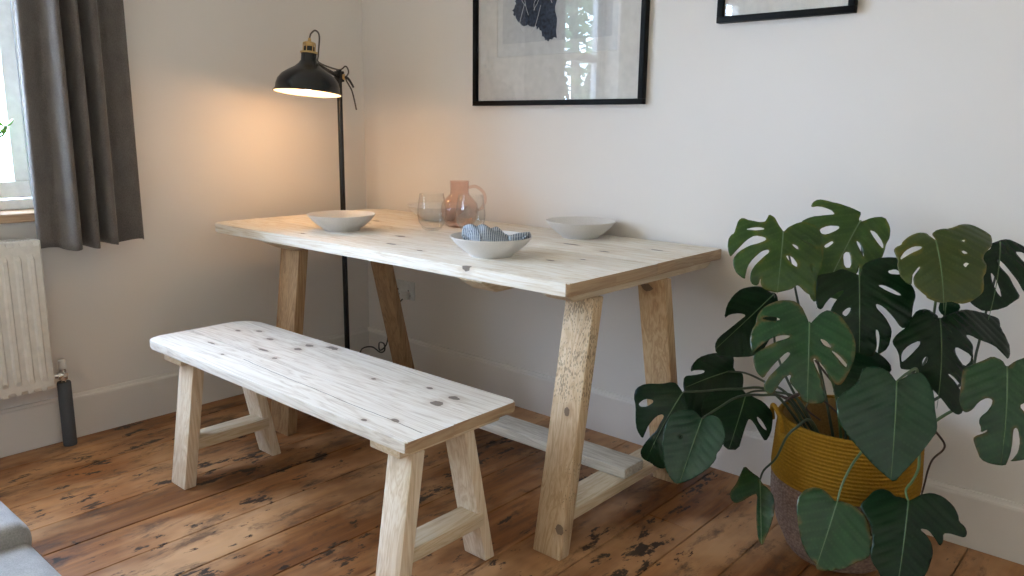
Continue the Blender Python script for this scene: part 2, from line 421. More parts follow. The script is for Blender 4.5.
def rounded_rect(x0, x1, y0, y1, rs, n=6):
    """rs radii: (x0y0, x1y0, x1y1, x0y1)"""
    out = []
    for (cx, cy, a0, r) in ((x0, y0, PI, rs[0]), (x1, y0, 1.5 * PI, rs[1]), (x1, y1, 0, rs[2]), (x0, y1, .5 * PI, rs[3])):
        ox = cx + (r if cx == x0 else -r); oy = cy + (r if cy == y0 else -r)
        if r < 1e-5: out.append((cx, cy)); continue
        for k in range(n + 1):
            a = a0 + .5 * PI * k / n
            out.append((ox + r * math.cos(a), oy + r * math.sin(a)))
    return out

# ------------------------------------------------------------------ room shell
RX, RY, RZ = 3.9, -4.4, 2.55  # unseen right wall drawn closer to bounce more light across the room
T = 0.22
def sbox(name, mat, *a, bev=0.0):
    bm = bmesh.new(); box(bm, *a, bev=bev); return struct(link_mesh(name, bm, mat))
sbox('wall_back', 'wall', -T, RX + T, 0.0, T, -0.06, RZ)
sbox('wall_right', 'cream', RX, RX + T, RY, 0.0, -0.06, RZ)
sbox('wall_front', 'cream', -T, RX + T, RY - T, RY, -0.06, RZ)
sbox('ceiling', 'ceiling', -T, RX + T, RY - T, T, RZ, RZ + 0.1)
# wall with the window opening
bm = bmesh.new()
box(bm, -T, 0, WINDOWS[0][1], 0.0, -0.06, RZ)
box(bm, -T, 0, WINDOWS[1][1], WINDOWS[0][0], -0.06, RZ)
box(bm, -T, 0, RY, WINDOWS[1][0], -0.06, RZ)
for (wy0, wy1) in WINDOWS:
    box(bm, -T, 0, wy0, wy1, -0.06, WIN_Z0 - 0.03)
    box(bm, -T, 0, wy0, wy1, WIN_Z1, RZ)
struct(link_mesh('wall_left', bm, 'wall'))
# floorboards
seams = [0.0, 0.135, 0.288, 0.45, 0.64, 0.81, 0.99, 1.165, 1.345, 1.525, 1.705, 1.885, 2.043, 2.20, 2.355, 2.505, 2.655, 2.82, 2.99, 3.16, 3.33, 3.5, 3.67, 3.9]
joints = {11: -0.456, 5: -2.2, 8: -1.9, 2: -2.6, 14: -1.2, 16: -2.0, 9: -0.12, 19: -1.0, 22: -2.4, 6: -3.1}
bm = bmesh.new(); lay = bm.loops.layers.float_color.new('plank')
for i in range(len(seams) - 1):
    ys = [RY, joints[i], 0.0] if i in joints else [RY, 0.0]
    for k in range(len(ys) - 1):
        before = set(bm.faces)
        dz = random.uniform(-0.0012, 0.0)
        box(bm, seams[i] + 0.0012, seams[i + 1] - 0.0012, ys[k] + (0.001 if k else 0), ys[k + 1] - (0.001 if k < len(ys) - 2 else 0), -0.022, dz, bev=0.0018, seg=1)
        c = (random.random(), random.random(), random.random(), 1)
        for f in set(bm.faces) - before:
            for l in f.loops: l[lay] = c
struct(link_mesh('floor', bm, 'floor'))
sbox('floor_underlay', 'gap', 0, RX, RY, 0, -0.06, -0.0225)['kind'] = 'structure'
# baseboards with an eased, moulded top edge
def baseboard(name, axis, a, b_, side):
    prof = [(0, 0), (0.018, 0), (0.018, 0.146), (0.016, 0.152), (0.011, 0.155), (0.008, 0.1635), (0, 0.1635)]
    bm = bmesh.new(); ends = []
    for t in (a, b_):
        ends.append([bm.verts.new((t, side[1] * d + side[0], z) if axis == 'x' else (side[1] * d + side[0], t, z)) for d, z in prof])
    for i in range(len(prof)):
        j = (i + 1) % len(prof); bm.faces.new((ends[0][i], ends[0][j], ends[1][j], ends[1][i]))
    bm.faces.new(ends[0]); bm.faces.new(list(reversed(ends[1])))
    return struct(link_mesh(name, bm, 'trim'))
baseboard('baseboard_back', 'x', 0.0, RX, (0.0, -1))
baseboard('baseboard_left', 'y', RY, -0.018, (0.0, 1))
baseboard('baseboard_right', 'y', RY, -0.018, (RX, -1))
baseboard('baseboard_front', 'x', 0.018, RX - 0.018, (RY, 1))

# windows: outer frame, casements with a glazing bar, timber sill
def window(name, WIN_Y0, WIN_Y1, MULL):
    win = bpy.data.objects.new(name, None); COL.objects.link(win); win['kind'] = 'structure'
    win.location = (-0.15, (WIN_Y0 + WIN_Y1) / 2, WIN_Z0)
    bm = bmesh.new()
    FX0, FX1 = -0.175, -0.11
    box(bm, FX0, FX1, WIN_Y0, WIN_Y1, WIN_Z1 - 0.05, WIN_Z1, .004); box(bm, FX0, FX1, WIN_Y0, WIN_Y1, WIN_Z0, WIN_Z0 + 0.035, .004)
    for y in (WIN_Y0, WIN_Y1 - 0.03): box(bm, FX0, FX1, y, y + 0.03, WIN_Z0 + .035, WIN_Z1 - .05, .004)
    for y in MULL: box(bm, FX0, FX1, y - 0.03, y + 0.03, WIN_Z0 + .035, WIN_Z1 - .05, .004)
    link_mesh('window_frame', bm, 'window_paint', win)
    ed = [WIN_Y0 + .03]
    for y in sorted(MULL): ed += [y - .03, y + .03]
    ed.append(WIN_Y1 - .03)
    for k in range(len(ed) // 2):
        y0, y1 = ed[2 * k] + .003, ed[2 * k + 1] - .003
        bm = bmesh.new(); z0, z1 = WIN_Z0 + .04, WIN_Z1 - .055; s = 0.048; X0, X1 = -0.16, -0.118
        box(bm, X0, X1, y0, y1, z0, z0 + s + .01, .003); box(bm, X0, X1, y0, y1, z1 - s, z1, .003)
        box(bm, X0, X1, y0, y0 + s, z0 + s + .01, z1 - s, .003); box(bm, X0, X1, y1 - s, y1, z0 + s + .01, z1 - s, .003)
        box(bm, X0, X1, y0 + s, y1 - s, 1.56, 1.61, .003)
        sash = link_mesh('casement', bm, 'window_paint', win)
        bm = bmesh.new(); box(bm, -0.141, -0.137, y0 + s, y1 - s, z0 + s, z1 - s)
        link_mesh('pane', bm, 'window_glass', sash)
    bm = bmesh.new(); box(bm, -0.11, 0.035, WIN_Y0 - 0.0, WIN_Y1 + 0.0, WIN_Z0 - 0.03, WIN_Z0, .004)
    link_mesh('window_sill', bm, 'sill_wood', win)
    bm = bmesh.new(); box(bm, -0.3, -0.17, WIN_Y0, WIN_Y1, WIN_Z0 - 0.03, WIN_Z0, .004)
    link_mesh('outer_sill', bm, 'window_paint', win)
window('window_1', WINDOWS[0][0], WINDOWS[0][1], [])
window('window_2', WINDOWS[1][0], WINDOWS[1][1], [-3.385])  # out-of-view window, added to bring in extra daylight

# ------------------------------------------------------------------ outdoors
bm = bmesh.new(); box(bm, -30, -T - 0.01, -25, 18, -1.2, -1.0)
struct(link_mesh('ground', bm, 'grass'))
def tree(loc, h, r, label, n=1500):
    t = thing('garden_tree', label, 'tree', loc)
    bm = bmesh.new(); tube(bm, catmull([loc, (loc[0] + .1, loc[1], loc[2] + h * .4), (loc[0], loc[1] + .1, loc[2] + h * .8)], 6), .16, 10, .05)
    link_mesh('trunk', bm, 'bark', t, True)
    bm = bmesh.new()
    for i in range(7):
        a = i * 2.4; e = Vector((math.cos(a) * r * .7, math.sin(a) * r * .7, h * (.6 + .06 * i)))
        tube(bm, catmull([Vector(loc) + Vector((0, 0, h * .35)), Vector(loc) + e * .5 + Vector((0, 0, h * .28)), Vector(loc) + e], 5), .05, 6, .012)
    link_mesh('branch', bm, 'bark', t, True)['label'] = 'spreading bare branches inside the crown'
    bm = bmesh.new()
    for i in range(n):
        v = Vector((random.gauss(0, 1), random.gauss(0, 1), random.gauss(0, 1))).normalized() * r * (random.random() ** .4)
        c = Vector(loc) + Vector((v.x, v.y, h * .72 + v.z * .9)); s = random.uniform(.08, .16)
        q = Matrix.Rotation(random.uniform(0, 6), 3, 'Z') @ Matrix.Rotation(random.uniform(-1, 1), 3, 'X')
        vs = [bm.verts.new(c + q @ Vector(p) * s) for p in ((-1, 0, 0), (-.4, .45, .1), (.4, .45, .1), (1, 0, 0), (.4, -.45, .1), (-.4, -.45, .1))]
        bm.faces.new(vs)
    link_mesh('foliage', bm, 'tree_leaf', t)
tree((-5.0, -8.3, -1.0), 5.2, 2.1, 'leafy green garden tree outside the window, nearest the house wall')
tree((-8.5, -13.0, -1.0), 6.5, 2.6, 'larger leafy garden tree standing further from the house')

# ------------------------------------------------------------------ dining table
TX0, TX1, TY0, TY1, TZ, TT = 0.100, 1.856, -0.853, -0.014, 0.76, 0.034
table = thing('dining_table', 'long pale rustic plank dining table on splayed pine legs against the wall', 'table', (1.0, -0.45, 0))
def end_grain(o, xmin):
    o.data.materials.append(MAT['end_grain'])
    for p in o.data.polygons:
        if p.center.x > xmin and p.normal.z < .6: p.material_index = 1
    return o
cuts = [TY0, -0.64, -0.425, -0.21, TY1]
bm = bmesh.new()
wob = [0.0045, 0.002, 0.0, -0.002]
for k in range(4):
    r0 = 0.055 if k == 0 else 0.001; r3 = 0.07 if k == 3 else 0.001
    r1 = 0.010 if k == 0 else 0.001; r2 = 0.010 if k == 3 else 0.001
    pts = rounded_rect(TX0 + wob[k] * .3, TX1 + wob[k], cuts[k] + (.0009 if k else 0), cuts[k + 1] - (.0009 if k < 3 else 0), (r0, r1, r2, r3))
    prism(bm, pts, TZ - TT, TZ - (0 if k in (0, 2) else 0.0008), 0.005 if k in (0, 3) else 0.0012, 2)
end_grain(auto_smooth(link_mesh('tabletop', bm, 'tabletop', table)), TX1 - .008)
def batten(parent, x0, x1, y0, y1, z0, z1, mat, ch=0.03):
    bm = bmesh.new()
    # chamfered lower corners at both ends, profile in the y/z plane
    prof = [(y0, z1), (y0, z1 - (z1 - z0) * .12), (y0 + ch, z0), (y1 - ch, z0), (y1, z1 - (z1 - z0) * .12), (y1, z1)]
    A = [bm.verts.new((x0, y, z)) for y, z in prof]; B = [bm.verts.new((x1, y, z)) for y, z in prof]
    fs = [bm.faces.new(A), bm.faces.new(list(reversed(B)))]
    for i in range(len(prof)): fs.append(bm.faces.new((A[i], A[(i + 1) % len(prof)], B[(i + 1) % len(prof)], B[i])))
    bmesh.ops.bevel(bm, geom=list({e for f in fs for e in f.edges}), offset=0.002, segments=2, affect='EDGES')
    return auto_smooth(link_mesh('batten', bm, mat, parent))
ub = TZ - TT
batten(table, 0.445, 0.545, -0.845, -0.07, ub - 0.036, ub, 'pale_y', .07)
batten(table, 1.47, 1.56, -0.848, -0.07, ub - 0.040, ub, 'pale_y', .06)
batten(table, 1.755, 1.842, -0.835, -0.06, ub - 0.022, ub, 'pale_y', .03)
def leg(parent, x0, x1, yf, yt, th, z1, mat, xo=0.0, name='leg', lean=0.0):
    """splayed plank leg: outer face at yf on the floor, yt at height z1; th = thickness in y (sign gives direction)"""
    bm = bmesh.new()
    a = [(x0 + xo, yf, 0), (x1 + xo, yf, 0), (x1 + xo, yf + th, 0), (x0 + xo, yf + th, 0)]
    b_ = [(x0 + lean, yt, z1), (x1 + lean, yt, z1), (x1 + lean, yt + th, z1), (x0 + lean, yt + th, z1)]
    if th < 0: a = a[::-1]; b_ = b_[::-1]
    loft_quad(bm, a, b_, 0.004)
    return auto_smooth(link_mesh(name, bm, mat, parent))
LZ = ub - 0.022
leg(table, 1.758, 1.853, -0.850, -0.728, 0.042, LZ, 'worm_wood')['label'] = 'worm-speckled front leg with dark knots'
leg(table, 1.758, 1.853, -0.180, -0.335, -0.042, LZ, 'knotty_leg')
leg(table, 0.452, 0.570, -0.850, -0.765, 0.042, ub - .036, 'brown_leg')
leg(table, 0.445, 0.540, -0.160, -0.325, -0.042, ub - .036, 'brown_leg')
bm = bmesh.new(); loft_quad(bm, [(1.735, -.80, .078), (1.83, -.80, .078), (1.83, -.22, .078), (1.735, -.22, .078)], [(1.735, -.795, .112), (1.83, -.795, .112), (1.83, -.225, .112), (1.735, -.225, .112)], .004)
auto_smooth(link_mesh('cross_rail', bm, 'pale_y', table))
bm = bmesh.new(); loft_quad(bm, [(.43, -.80, .078), (.53, -.80, .078), (.53, -.19, .078), (.43, -.19, .078)], [(.43, -.795, .112), (.53, -.795, .112), (.53, -.20, .112), (.43, -.20, .112)], .004)
auto_smooth(link_mesh('cross_rail', bm, 'pale_y', table))
bm = bmesh.new(); box(bm, .42, 1.832, -.512, -.408, .112, .146, bev=.005)
auto_smooth(link_mesh('long_rail', bm, 'shelf_wood', table))

# ------------------------------------------------------------------ bench
BX0, BX1, BY0, BY1, BZ, BT = 0.515, 1.778, -1.318, -0.945, 0.46, 0.027
bench = thing('bench', 'low pale plank bench with splayed legs in front of the dining table', 'bench', (1.15, -1.13, 0))
bm = bmesh.new()
prism(bm, rounded_rect(BX0, BX1, BY0, -1.1688, (0.045, .008, .002, .002)), BZ - BT, BZ, .005, 3)
prism(bm, rounded_rect(BX0, BX1 - .003, -1.1675, BY1, (0.002, .002, .012, .07)), BZ - BT, BZ - .0005, .005, 3)
end_grain(auto_smooth(link_mesh('bench_top', bm, 'bench_top', bench)), BX1 - .006)
bz = BZ - BT
for (x0, x1) in ((0.600, 0.715), (1.628, 1.735)):
    bm = bmesh.new(); box(bm, x0, x1, -1.300, -.965, bz - .03, bz, bev=.003)
    auto_smooth(link_mesh('batten', bm, 'pale_y', bench))
leg(bench, .628, .717, -1.320, -1.262, .040, bz - .03, 'pale_leg')
leg(bench, 1.650, 1.735, -1.325, -1.262, .040, bz - .03, 'pale_leg')
leg(bench, .600, .690, -.950, -1.035, -.036, bz - .03, 'pale_leg')
leg(bench, 1.625, 1.705, -.946, -1.030, -.036, bz - .03, 'pale_leg')
for x0, x1 in ((.625, .70), (1.640, 1.712)):
    bm = bmesh.new(); box(bm, x0, x1, -1.262, -.998, .113, .150, bev=.003)
    auto_smooth(link_mesh('cross_rail', bm, 'pale_y', bench))

# ------------------------------------------------------------------ bowls
def make_bowl(loc, label):
    bm = bmesh.new()
    prof = [(0, .004), (.055, .004), (.058, 0), (.064, 0), (.067, .006), (.085, .018), (.108, .038), (.122, .0555), (.1245, .0585), (.1225, .0600),
            (.118, .057), (.102, .040), (.082, .024), (.060, .013), (.03, .0095), (0, .009)]
    lathe(bm, prof, loc, 64)
    o = link_mesh('bowl', bm, 'ceramic'); auto_smooth(o, 60)
    tag(o, label, 'bowl', 'pale stoneware bowls set on the dining table'); return o
BOWLS = [((.635, -.62), 'pale stoneware bowl at the lamp end, front edge of the table, empty'),
         ((1.42, -.66), 'pale stoneware bowl holding the striped cloth napkin'),
         ((1.366, -.135), 'pale stoneware bowl nearest the wall, under the larger picture, empty'),
         ((.637, -.135), 'stoneware bowl half hidden behind the left drinking glass')]
for (x, y), lab in BOWLS: make_bowl((x, y, TZ), lab)

# napkin crumpled in the bowl
def cloth_fold():
    bm = bmesh.new(); uvl = bm.loops.layers.uv.new('UVMap')
    nu, nv = 46, 26; grid = []
    for i in range(nu):
        row = []
        for j in range(nv):
            a = i / (nu - 1) * 2 - 1; b_ = j / (nv - 1) * 2 - 1
            x = a * 0.098; y = b_ * 0.062 * (1 - .35 * abs(a)) + .012 * math.sin(a * 4)
            hh = (0.062 - .030 * (a + .55) ** 2 - .018 * max(0, a)) * max(0, (1 - abs(b_) ** 2.6)) + 0.004 * math.sin(a * 14 + b_ * 4) * (1 - b_ * b_) + .005 * mnoise.noise(Vector((a * 5, b_ * 5, 3))) + .002
            rr = math.hypot(x, y); floor_ = .013 + max(0, (rr - .06)) * .98
            row.append(bm.verts.new((x, y, max(hh + .02, floor_ + .004))))
        grid.append(row)
    for i in range(nu - 1):
        for j in range(nv - 1):
            f = bm.faces.new((grid[i][j], grid[i + 1][j], grid[i + 1][j + 1], grid[i][j + 1]))
            for l, (ii, jj) in zip(f.loops, ((i, j), (i + 1, j), (i + 1, j + 1), (i, j + 1))): l[uvl].uv = (ii / nu, jj / nv * .6)
    # a rolled corner lying on top of the rim
    return bm
nap = thing('napkin', 'blue and grey striped linen napkin bunched in the front bowl', 'napkin', (1.42, -.66, TZ))
def local(name, bm, mat, parent, rotz, off):
    me = bpy.data.meshes.new(name); bmesh.ops.recalc_face_normals(bm, faces=bm.faces); bm.to_mesh(me); bm.free(); me.materials.append(MAT[mat])
    for p in me.polygons: p.use_smooth = True
    o = bpy.data.objects.new(name, me); COL.objects.link(o); o.parent = parent; o.location = off; o.rotation_euler = (0, 0, rotz); return o
c = local('cloth', cloth_fold(), 'napkin', nap, math.radians(38), (.008, .010, .006))
so = c.modifiers.new('thickness', 'SOLIDIFY'); so.thickness = .003; so.offset = 0
# two rolled hems, one over each side of the bowl
def roll(pts, r, name):
    bm = bmesh.new(); uvl = bm.loops.layers.uv.new('UVMap'); tube(bm, catmull(pts, 8), r, 12, r * .8)
    for f in bm.faces:
        for l in f.loops: l[uvl].uv = (l.vert.co.x * 4, l.vert.co.z * 3)
    return local(name, bm, 'napkin', nap, math.radians(38), (.008, .010, .006))
roll([(.045, -.030, .046), (.076, -.018, .055), (.103, -.004, .058)], .0125, 'rolled_hem')
roll([(-.092, -.012, .048), (-.072, -.026, .064), (-.050, -.034, .068), (-.040, -.052, .048), (-.046, -.064, .034)], .008, 'rolled_hem')

# ------------------------------------------------------------------ glasses and jug
def glass_tumbler(loc, label):
    bm = bmesh.new()
    prof = [(0, 0), (.022, 0), (.034, .008), (.047, .030), (.0515, .055), (.049, .085), (.042, .125), (.0405, .1255), (.0475, .085), (.050, .055), (.0455, .031), (.033, .012), (.02, .006), (0, .006)]
    prof = [(a * 1.06, b_ * 1.09) for a, b_ in prof]; lathe(bm, prof, loc, 48); o = link_mesh('drinking_glass', bm, 'clear_glass'); auto_smooth(o, 70)
    tag(o, label, 'glass', 'clear stemless glasses beside the jug'); return o
glass_tumbler((.868, -.385, TZ), 'clear rounded stemless glass standing alone left of the pink jug')
glass_tumbler((1.005, -.320, TZ), 'clear rounded stemless glass in front of the pink jug')
jx, jy = .860, -.232
jug = thing('glass_jug', 'rose pink glass jug with looped handle near the middle of the table', 'jug', (jx, jy, TZ))
bm = bmesh.new()
prof = [(0, 0), (.036, 0), (.050, .010), (.064, .040), (.067, .065), (.062, .092), (.046, .115), (.0355, .126), (.0345, .140), (.0355, .172), (.036, .176),
        (.0335, .1755), (.033, .172), (.032, .140), (.033, .127), (.044, .112), (.059, .091), (.064, .065), (.061, .041), (.048, .014), (.03, .007), (0, .007)]
prof = [(a * (1.10 if b_ < .11 else 1.04), b_) for a, b_ in prof]; lathe(bm, prof, (jx, jy, TZ), 56); auto_smooth(link_mesh('jug_body', bm, 'pink_glass', jug), 70)
hd = Vector((.755, .656, 0))
bm = bmesh.new(); J = Vector((jx, jy, TZ))
tube(bm, catmull([J + hd * .034 + Vector((0, 0, .150)), J + hd * .062 + Vector((0, 0, .155)), J + hd * .092 + Vector((0, 0, .132)), J + hd * .098 + Vector((0, 0, .10)), J + hd * .084 + Vector((0, 0, .072)), J + hd * .064 + Vector((0, 0, .062))], 8), .006, 12)
link_mesh('handle', bm, 'pink_glass', jug, True)

# ------------------------------------------------------------------ floor lamp
px, py = .100, -.212
lamp = thing('floor_lamp', 'black floor lamp with domed metal shade lit in the corner', 'lamp', (px, py, 0))
bm = bmesh.new(); lathe(bm, [(0, 0), (.094, 0), (.096, .003), (.096, .014), (.093, .018), (0, .020)], (px + .040, py - .03, 0), 56)
auto_smooth(link_mesh('base', bm, 'black_metal', lamp))
HZ = 1.345
bm = bmesh.new(); tube(bm, [(px, py, .015), (px, py, HZ + .03)], .0118, 16)
auto_smooth(link_mesh('pole', bm, 'black_metal', lamp))
hin = Vector((px, py, HZ))
sc_ = Vector((.335, -.540, 1.258))            # centre of the shade's rim
R3_ = Vector((rt.x, rt.y, 0)).normalized(); f3_ = Vector((fw.x, fw.y, 0)).normalized()
ax = Vector((-.10, .02, 1.0)).normalized()   # shade axis, leaning a little
ax = (Vector((0, 0, 1)) + R3_ * .055 + (-f3_) * -.085).normalized()
zq = Vector((0, 0, 1)).rotation_difference(ax).to_matrix().to_4x4()
SM = Matrix.Translation(sc_) @ zq @ Matrix.Scale(.97, 4)
bm = bmesh.new()
so_ = [(.133, 0), (.1355, .002), (.133, .006), (.127, .012), (.125, .030), (.119, .050), (.104, .070), (.080, .087), (.056, .101), (.040, .115), (.031, .128), (.030, .158), (.0, .160)]
lathe(bm, so_, (0, 0, 0), 64, mtx=SM)
sh = auto_smooth(link_mesh('lamp_shade', bm, 'black_metal', lamp), 50)
bm = bmesh.new(); lathe(bm, [(.1315, .0015), (.125, .012), (.123, .030), (.117, .049), (.102, .069), (.078, .085), (.054, .099), (.038, .113), (.028, .122), (0, .124)], (0, 0, 0), 64, mtx=SM)
link_mesh('shade_lining', bm, 'shade_inner', sh, True)['label'] = 'white lining inside the shade'
bm = bmesh.new(); lathe(bm, [(0, -.052), (.018, -.046), (.028, -.030), (.030, -.012), (.024, .008), (.014, .026), (.013, .05), (0, .05)], (0, 0, 0), 32, mtx=SM @ Matrix.Translation((0, 0, .062)))
link_mesh('light_bulb', bm, 'bulb', lamp, True)
bm = bmesh.new(); lathe(bm, [(.033, .155), (.035, .158), (.035, .162), (.020, .164), (.020, .192), (.025, .1925), (.025, .197), (.020, .200), (.007, .204), (.005, .216), (0, .217)], (0, 0, 0), 40, mtx=SM)
auto_smooth(link_mesh('brass_socket', bm, 'brass', lamp))
bm = bmesh.new(); lathe(bm, [(.0205, .165), (.0212, .168), (.0212, .180), (.0205, .183)], (0, 0, 0), 32, mtx=SM, closed=True)
link_mesh('dark_collar', bm, 'black_metal', lamp, True)
for k in range(6):
    bm = bmesh.new(); a = k * PI / 3; p = Vector((.0235 * math.cos(a), .0235 * math.sin(a), 0))
    tube(bm, [SM @ (p + Vector((0, 0, .160))), SM @ (p + Vector((0, 0, .195)))], .0020, 8)
    link_mesh('cage_rod', bm, 'brass', lamp, True)
neck = SM @ Vector((0, 0, .13))
bm = bmesh.new(); tube(bm, [hin + Vector((0, 0, .0)), hin.lerp(neck, .5), neck + (hin - neck).normalized() * .026], .0085, 12)
link_mesh('arm', bm, 'black_metal', lamp, True)
bm = bmesh.new(); box(bm, px - .018, px + .018, py - .016, py + .016, HZ - .022, HZ + .024, bev=.004)
auto_smooth(link_mesh('hinge_block', bm, 'black_metal', lamp))
R3 = Vector((rt.x, rt.y, 0)).normalized()
bm = bmesh.new(); a0 = hin + R3 * .016; 
tube(bm, [a0, a0 + R3 * .009], .013, 20); link_mesh('brass_washer', bm, 'brass', lamp, True)
bm = bmesh.new(); tube(bm, catmull([a0 + R3 * .009, a0 + R3 * .022 + Vector((0, 0, -.006)), a0 + R3 * .034 + Vector((0, 0, -.022)), a0 + R3 * .046 + Vector((0, 0, -.045))], 4), .0062, 10, .004)
link_mesh('wing_knob', bm, 'black_metal', lamp, True)
top = SM @ Vector((0, 0, .214))
bm = bmesh.new()
tube(bm, catmull([top, top + Vector((0, 0, .018)) + R3 * .006, top + Vector((0, 0, .030)) + R3 * .024, top + Vector((0, 0, .008)) + R3 * .038, SM @ Vector((0, 0, .15)) + R3 * .036, SM @ Vector((0, 0, .12)) + R3 * .042,
                  hin + Vector((0, 0, .03)), hin + R3 * .03 + Vector((0, 0, .045)), hin + R3 * .042 + Vector((0, 0, .02)), hin + R3 * .03 + Vector((0, 0, -.01)),
                  hin + R3 * .055 + Vector((0, 0, -.06)), hin + R3 * .072 + Vector((0, 0, -.14))], 8), .0032, 8)
link_mesh('upper_cord', bm, 'cable', lamp, True)
bm = bmesh.new()
tube(bm, catmull([(px - .005, py, .022), (.055, -.235, .018), (.032, -.27, .030), (.030, -.24, .045), (.040, -.17, .020), (.060, -.13, .030), (.091, -.12, .093), (.167, -.12, .118), (.225, -.12, .104), (.255, -.118, .118),
                  (.248, -.115, .148), (.215, -.115, .146), (.222, -.118, .112), (.262, -.110, .150), (.272, -.10, .243), (.285, -.06, .325), (.296, -.036, .358)], 8), .0033, 8)
link_mesh('mains_cord', bm, 'dark_cable', lamp, True)
# light of the bulb
ld = bpy.data.lights.new('lamp_bulb_light', 'POINT'); ld.energy = 2.5; ld.color = (1.0, 0.52, 0.20); ld.shadow_soft_size = .03
lo = bpy.data.objects.new('lamp_bulb_light', ld); COL.objects.link(lo); lo.location = SM @ Vector((0, 0, .0 - .005)); 

# ------------------------------------------------------------------ socket
sk = thing('power_socket', 'white double wall socket behind the table', 'socket', (.268, 0, .39))
bm = bmesh.new(); box(bm, .195, .341, -.010, 0.0, .348, .434, bev=.003); auto_smooth(link_mesh('face_plate', bm, 'plastic_white', sk))
for cx in (.232, .304):
    bm = bmesh.new(); box(bm, cx - .003, cx + .003, -.0105, -.009, .386, .394); box(bm, cx - .014, cx - .007, -.0105, -.009, .366, .370); box(bm, cx + .007, cx + .014, -.0105, -.009, .366, .370)
    link_mesh('socket_holes', bm, 'dark_slot', sk)
    bm = bmesh.new(); box(bm, cx - .008, cx + .008, -.0135, -.009, .405, .422, bev=.002); link_mesh('rocker_switch', bm, 'plastic_white', sk)
bm = bmesh.new(); box(bm, .275, .318, -.040, -.0108, .352, .390, bev=.006); auto_smooth(link_mesh('plug', bm, 'plastic_white', lamp))

# ------------------------------------------------------------------ curtain
cur = thing('curtain', 'grey-brown linen curtain gathered at the right side of the window', 'curtain', (.09, -1.29, .70))
bm = bmesh.new(); nY, nZ = 150, 60; rows = []
# centreline of the folds: (y, x)
fold = [(-1.454, .070), (-1.448, .088), (-1.42, .085), (-1.392, .078), (-1.380, .092), (-1.365, .150), (-1.349, .158), (-1.336, .12), (-1.326, .055), (-1.316, .060), (-1.302, .136), (-1.286, .146), (-1.27, .10), (-1.262, .060),
        (-1.25, .070), (-1.238, .130), (-1.217, .130), (-1.20, .075), (-1.185, .052), (-1.16, .064), (-1.13, .075), (-1.107, .082), (-1.100, .070)]
fp = catmull([(y, x, 0) for y, x in fold], 8)
for j in range(nZ + 1):
    t = j / nZ; z = 2.36 - (2.36 - .718) * t; row = []
    for i, p in enumerate(fp):
        s = i / (len(fp) - 1)
        yc = -1.29; spread = (0.80 + .22 * t) ; amp = .7 + .3 * min(1, t * 1.6)
        y = yc + (p.x - yc) * (.93 + .07 * t) + .004 * math.sin(3 * t + s * 7) * (1 - t)
        x = .085 + (p.y - .085) * amp + .004 * math.sin(5 * t + s * 9) * (1 - t)
        zz = z + (.006 * math.sin(s * 22) - .004 if j == nZ else 0)
        row.append(bm.verts.new((x, y, zz)))
    rows.append(row)
for A, B in zip(rows[:-1], rows[1:]):
    for i in range(len(A) - 1): bm.faces.new((A[i], A[i + 1], B[i + 1], B[i]))
cl = link_mesh('cloth_panel', bm, 'curtain', cur, True)
md = cl.modifiers.new('thickness', 'SOLIDIFY'); md.thickness = .004; md.offset = 0
# hem band
rod = thing('curtain_rod', 'black curtain rod above the window', 'curtain rod', (.085, -2.3, 2.37))
bm = bmesh.new(); tube(bm, [(.085, -3.6, 2.37), (.085, -.98, 2.37)], .012, 16); link_mesh('rod', bm, 'black_metal', rod, True)
for y in (-3.5, -1.04):
    bm = bmesh.new(); tube(bm, [(0, y, 2.37), (.085, y, 2.37)], .008, 10); lathe(bm, [(0, 0), (.025, 0), (.025, .006), (0, .008)], (0, 0, 0), 24, mtx=Matrix.Translation((0, y, 2.37)) @ Matrix.Rotation(PI / 2, 4, 'Y'))
    link_mesh('bracket', bm, 'black_metal', rod, True)
for i, y in enumerate((-1.45, -1.38, -1.31, -1.24, -1.17, -1.11)):
    bm = bmesh.new(); ring = [(.085 + .017 * math.cos(a), y, 2.37 + .017 * math.sin(a)) for a in [k * 2 * PI / 20 for k in range(21)]]
    tube(bm, ring, .0025, 6, cap=False); link_mesh('curtain_ring', bm, 'black_metal', cur, True)

# ------------------------------------------------------------------ radiator
rad = thing('radiator', 'white ribbed panel radiator under the window', 'radiator', (.06, -2.1, .23))
RY0, RY1, RZ0, RZ1 = -2.75, -1.456, .232, .745
bm = bmesh.new()
# front panel with pressed vertical channels
pitch = .0395; n = int((RY1 - RY0 - .05) / pitch); prof = [(RY1, .100), (RY1 - .006, .106), (RY1 - .020, .106)]
y = RY1 - .024
for k in range(n):
    prof += [(y, .106), (y - .006, .1135), (y - .018, .1135), (y - .024, .106)]; y -= pitch
prof += [(RY0, .106)]
zs = [RZ0, RZ0 + .012, RZ0 + .032, RZ0 + .050, RZ1 - .056, RZ1 - .040, RZ1 - .012, RZ1]
rows = []
for kz, z in enumerate(zs):
    f = 1.0 if kz in (3, 4) else (0.0)
    rows.append([bm.verts.new((.106 + (x - .106) * f if x > .106 else (x if kz not in (0, 7) else min(x, .100)), yy, z)) for yy, x in prof])
for A, B in zip(rows[:-1], rows[1:]):
    for i in range(len(A) - 1): bm.faces.new((A[i], A[i + 1], B[i + 1], B[i]))
link_mesh('front_panel', bm, 'radiator', rad)
bm = bmesh.new(); box(bm, .026, .0995, RY1 - .003, RY1, RZ0 + .004, RZ1 + .004, bev=.0); box(bm, .026, .0995, RY0, RY0 + .003, RZ0 + .004, RZ1 + .004)
box(bm, .026, .032, RY0 + .003, RY1 - .003, RZ0 + .004, RZ1 - .01)
link_mesh('side_cover', bm, 'radiator', rad)
bm = bmesh.new()
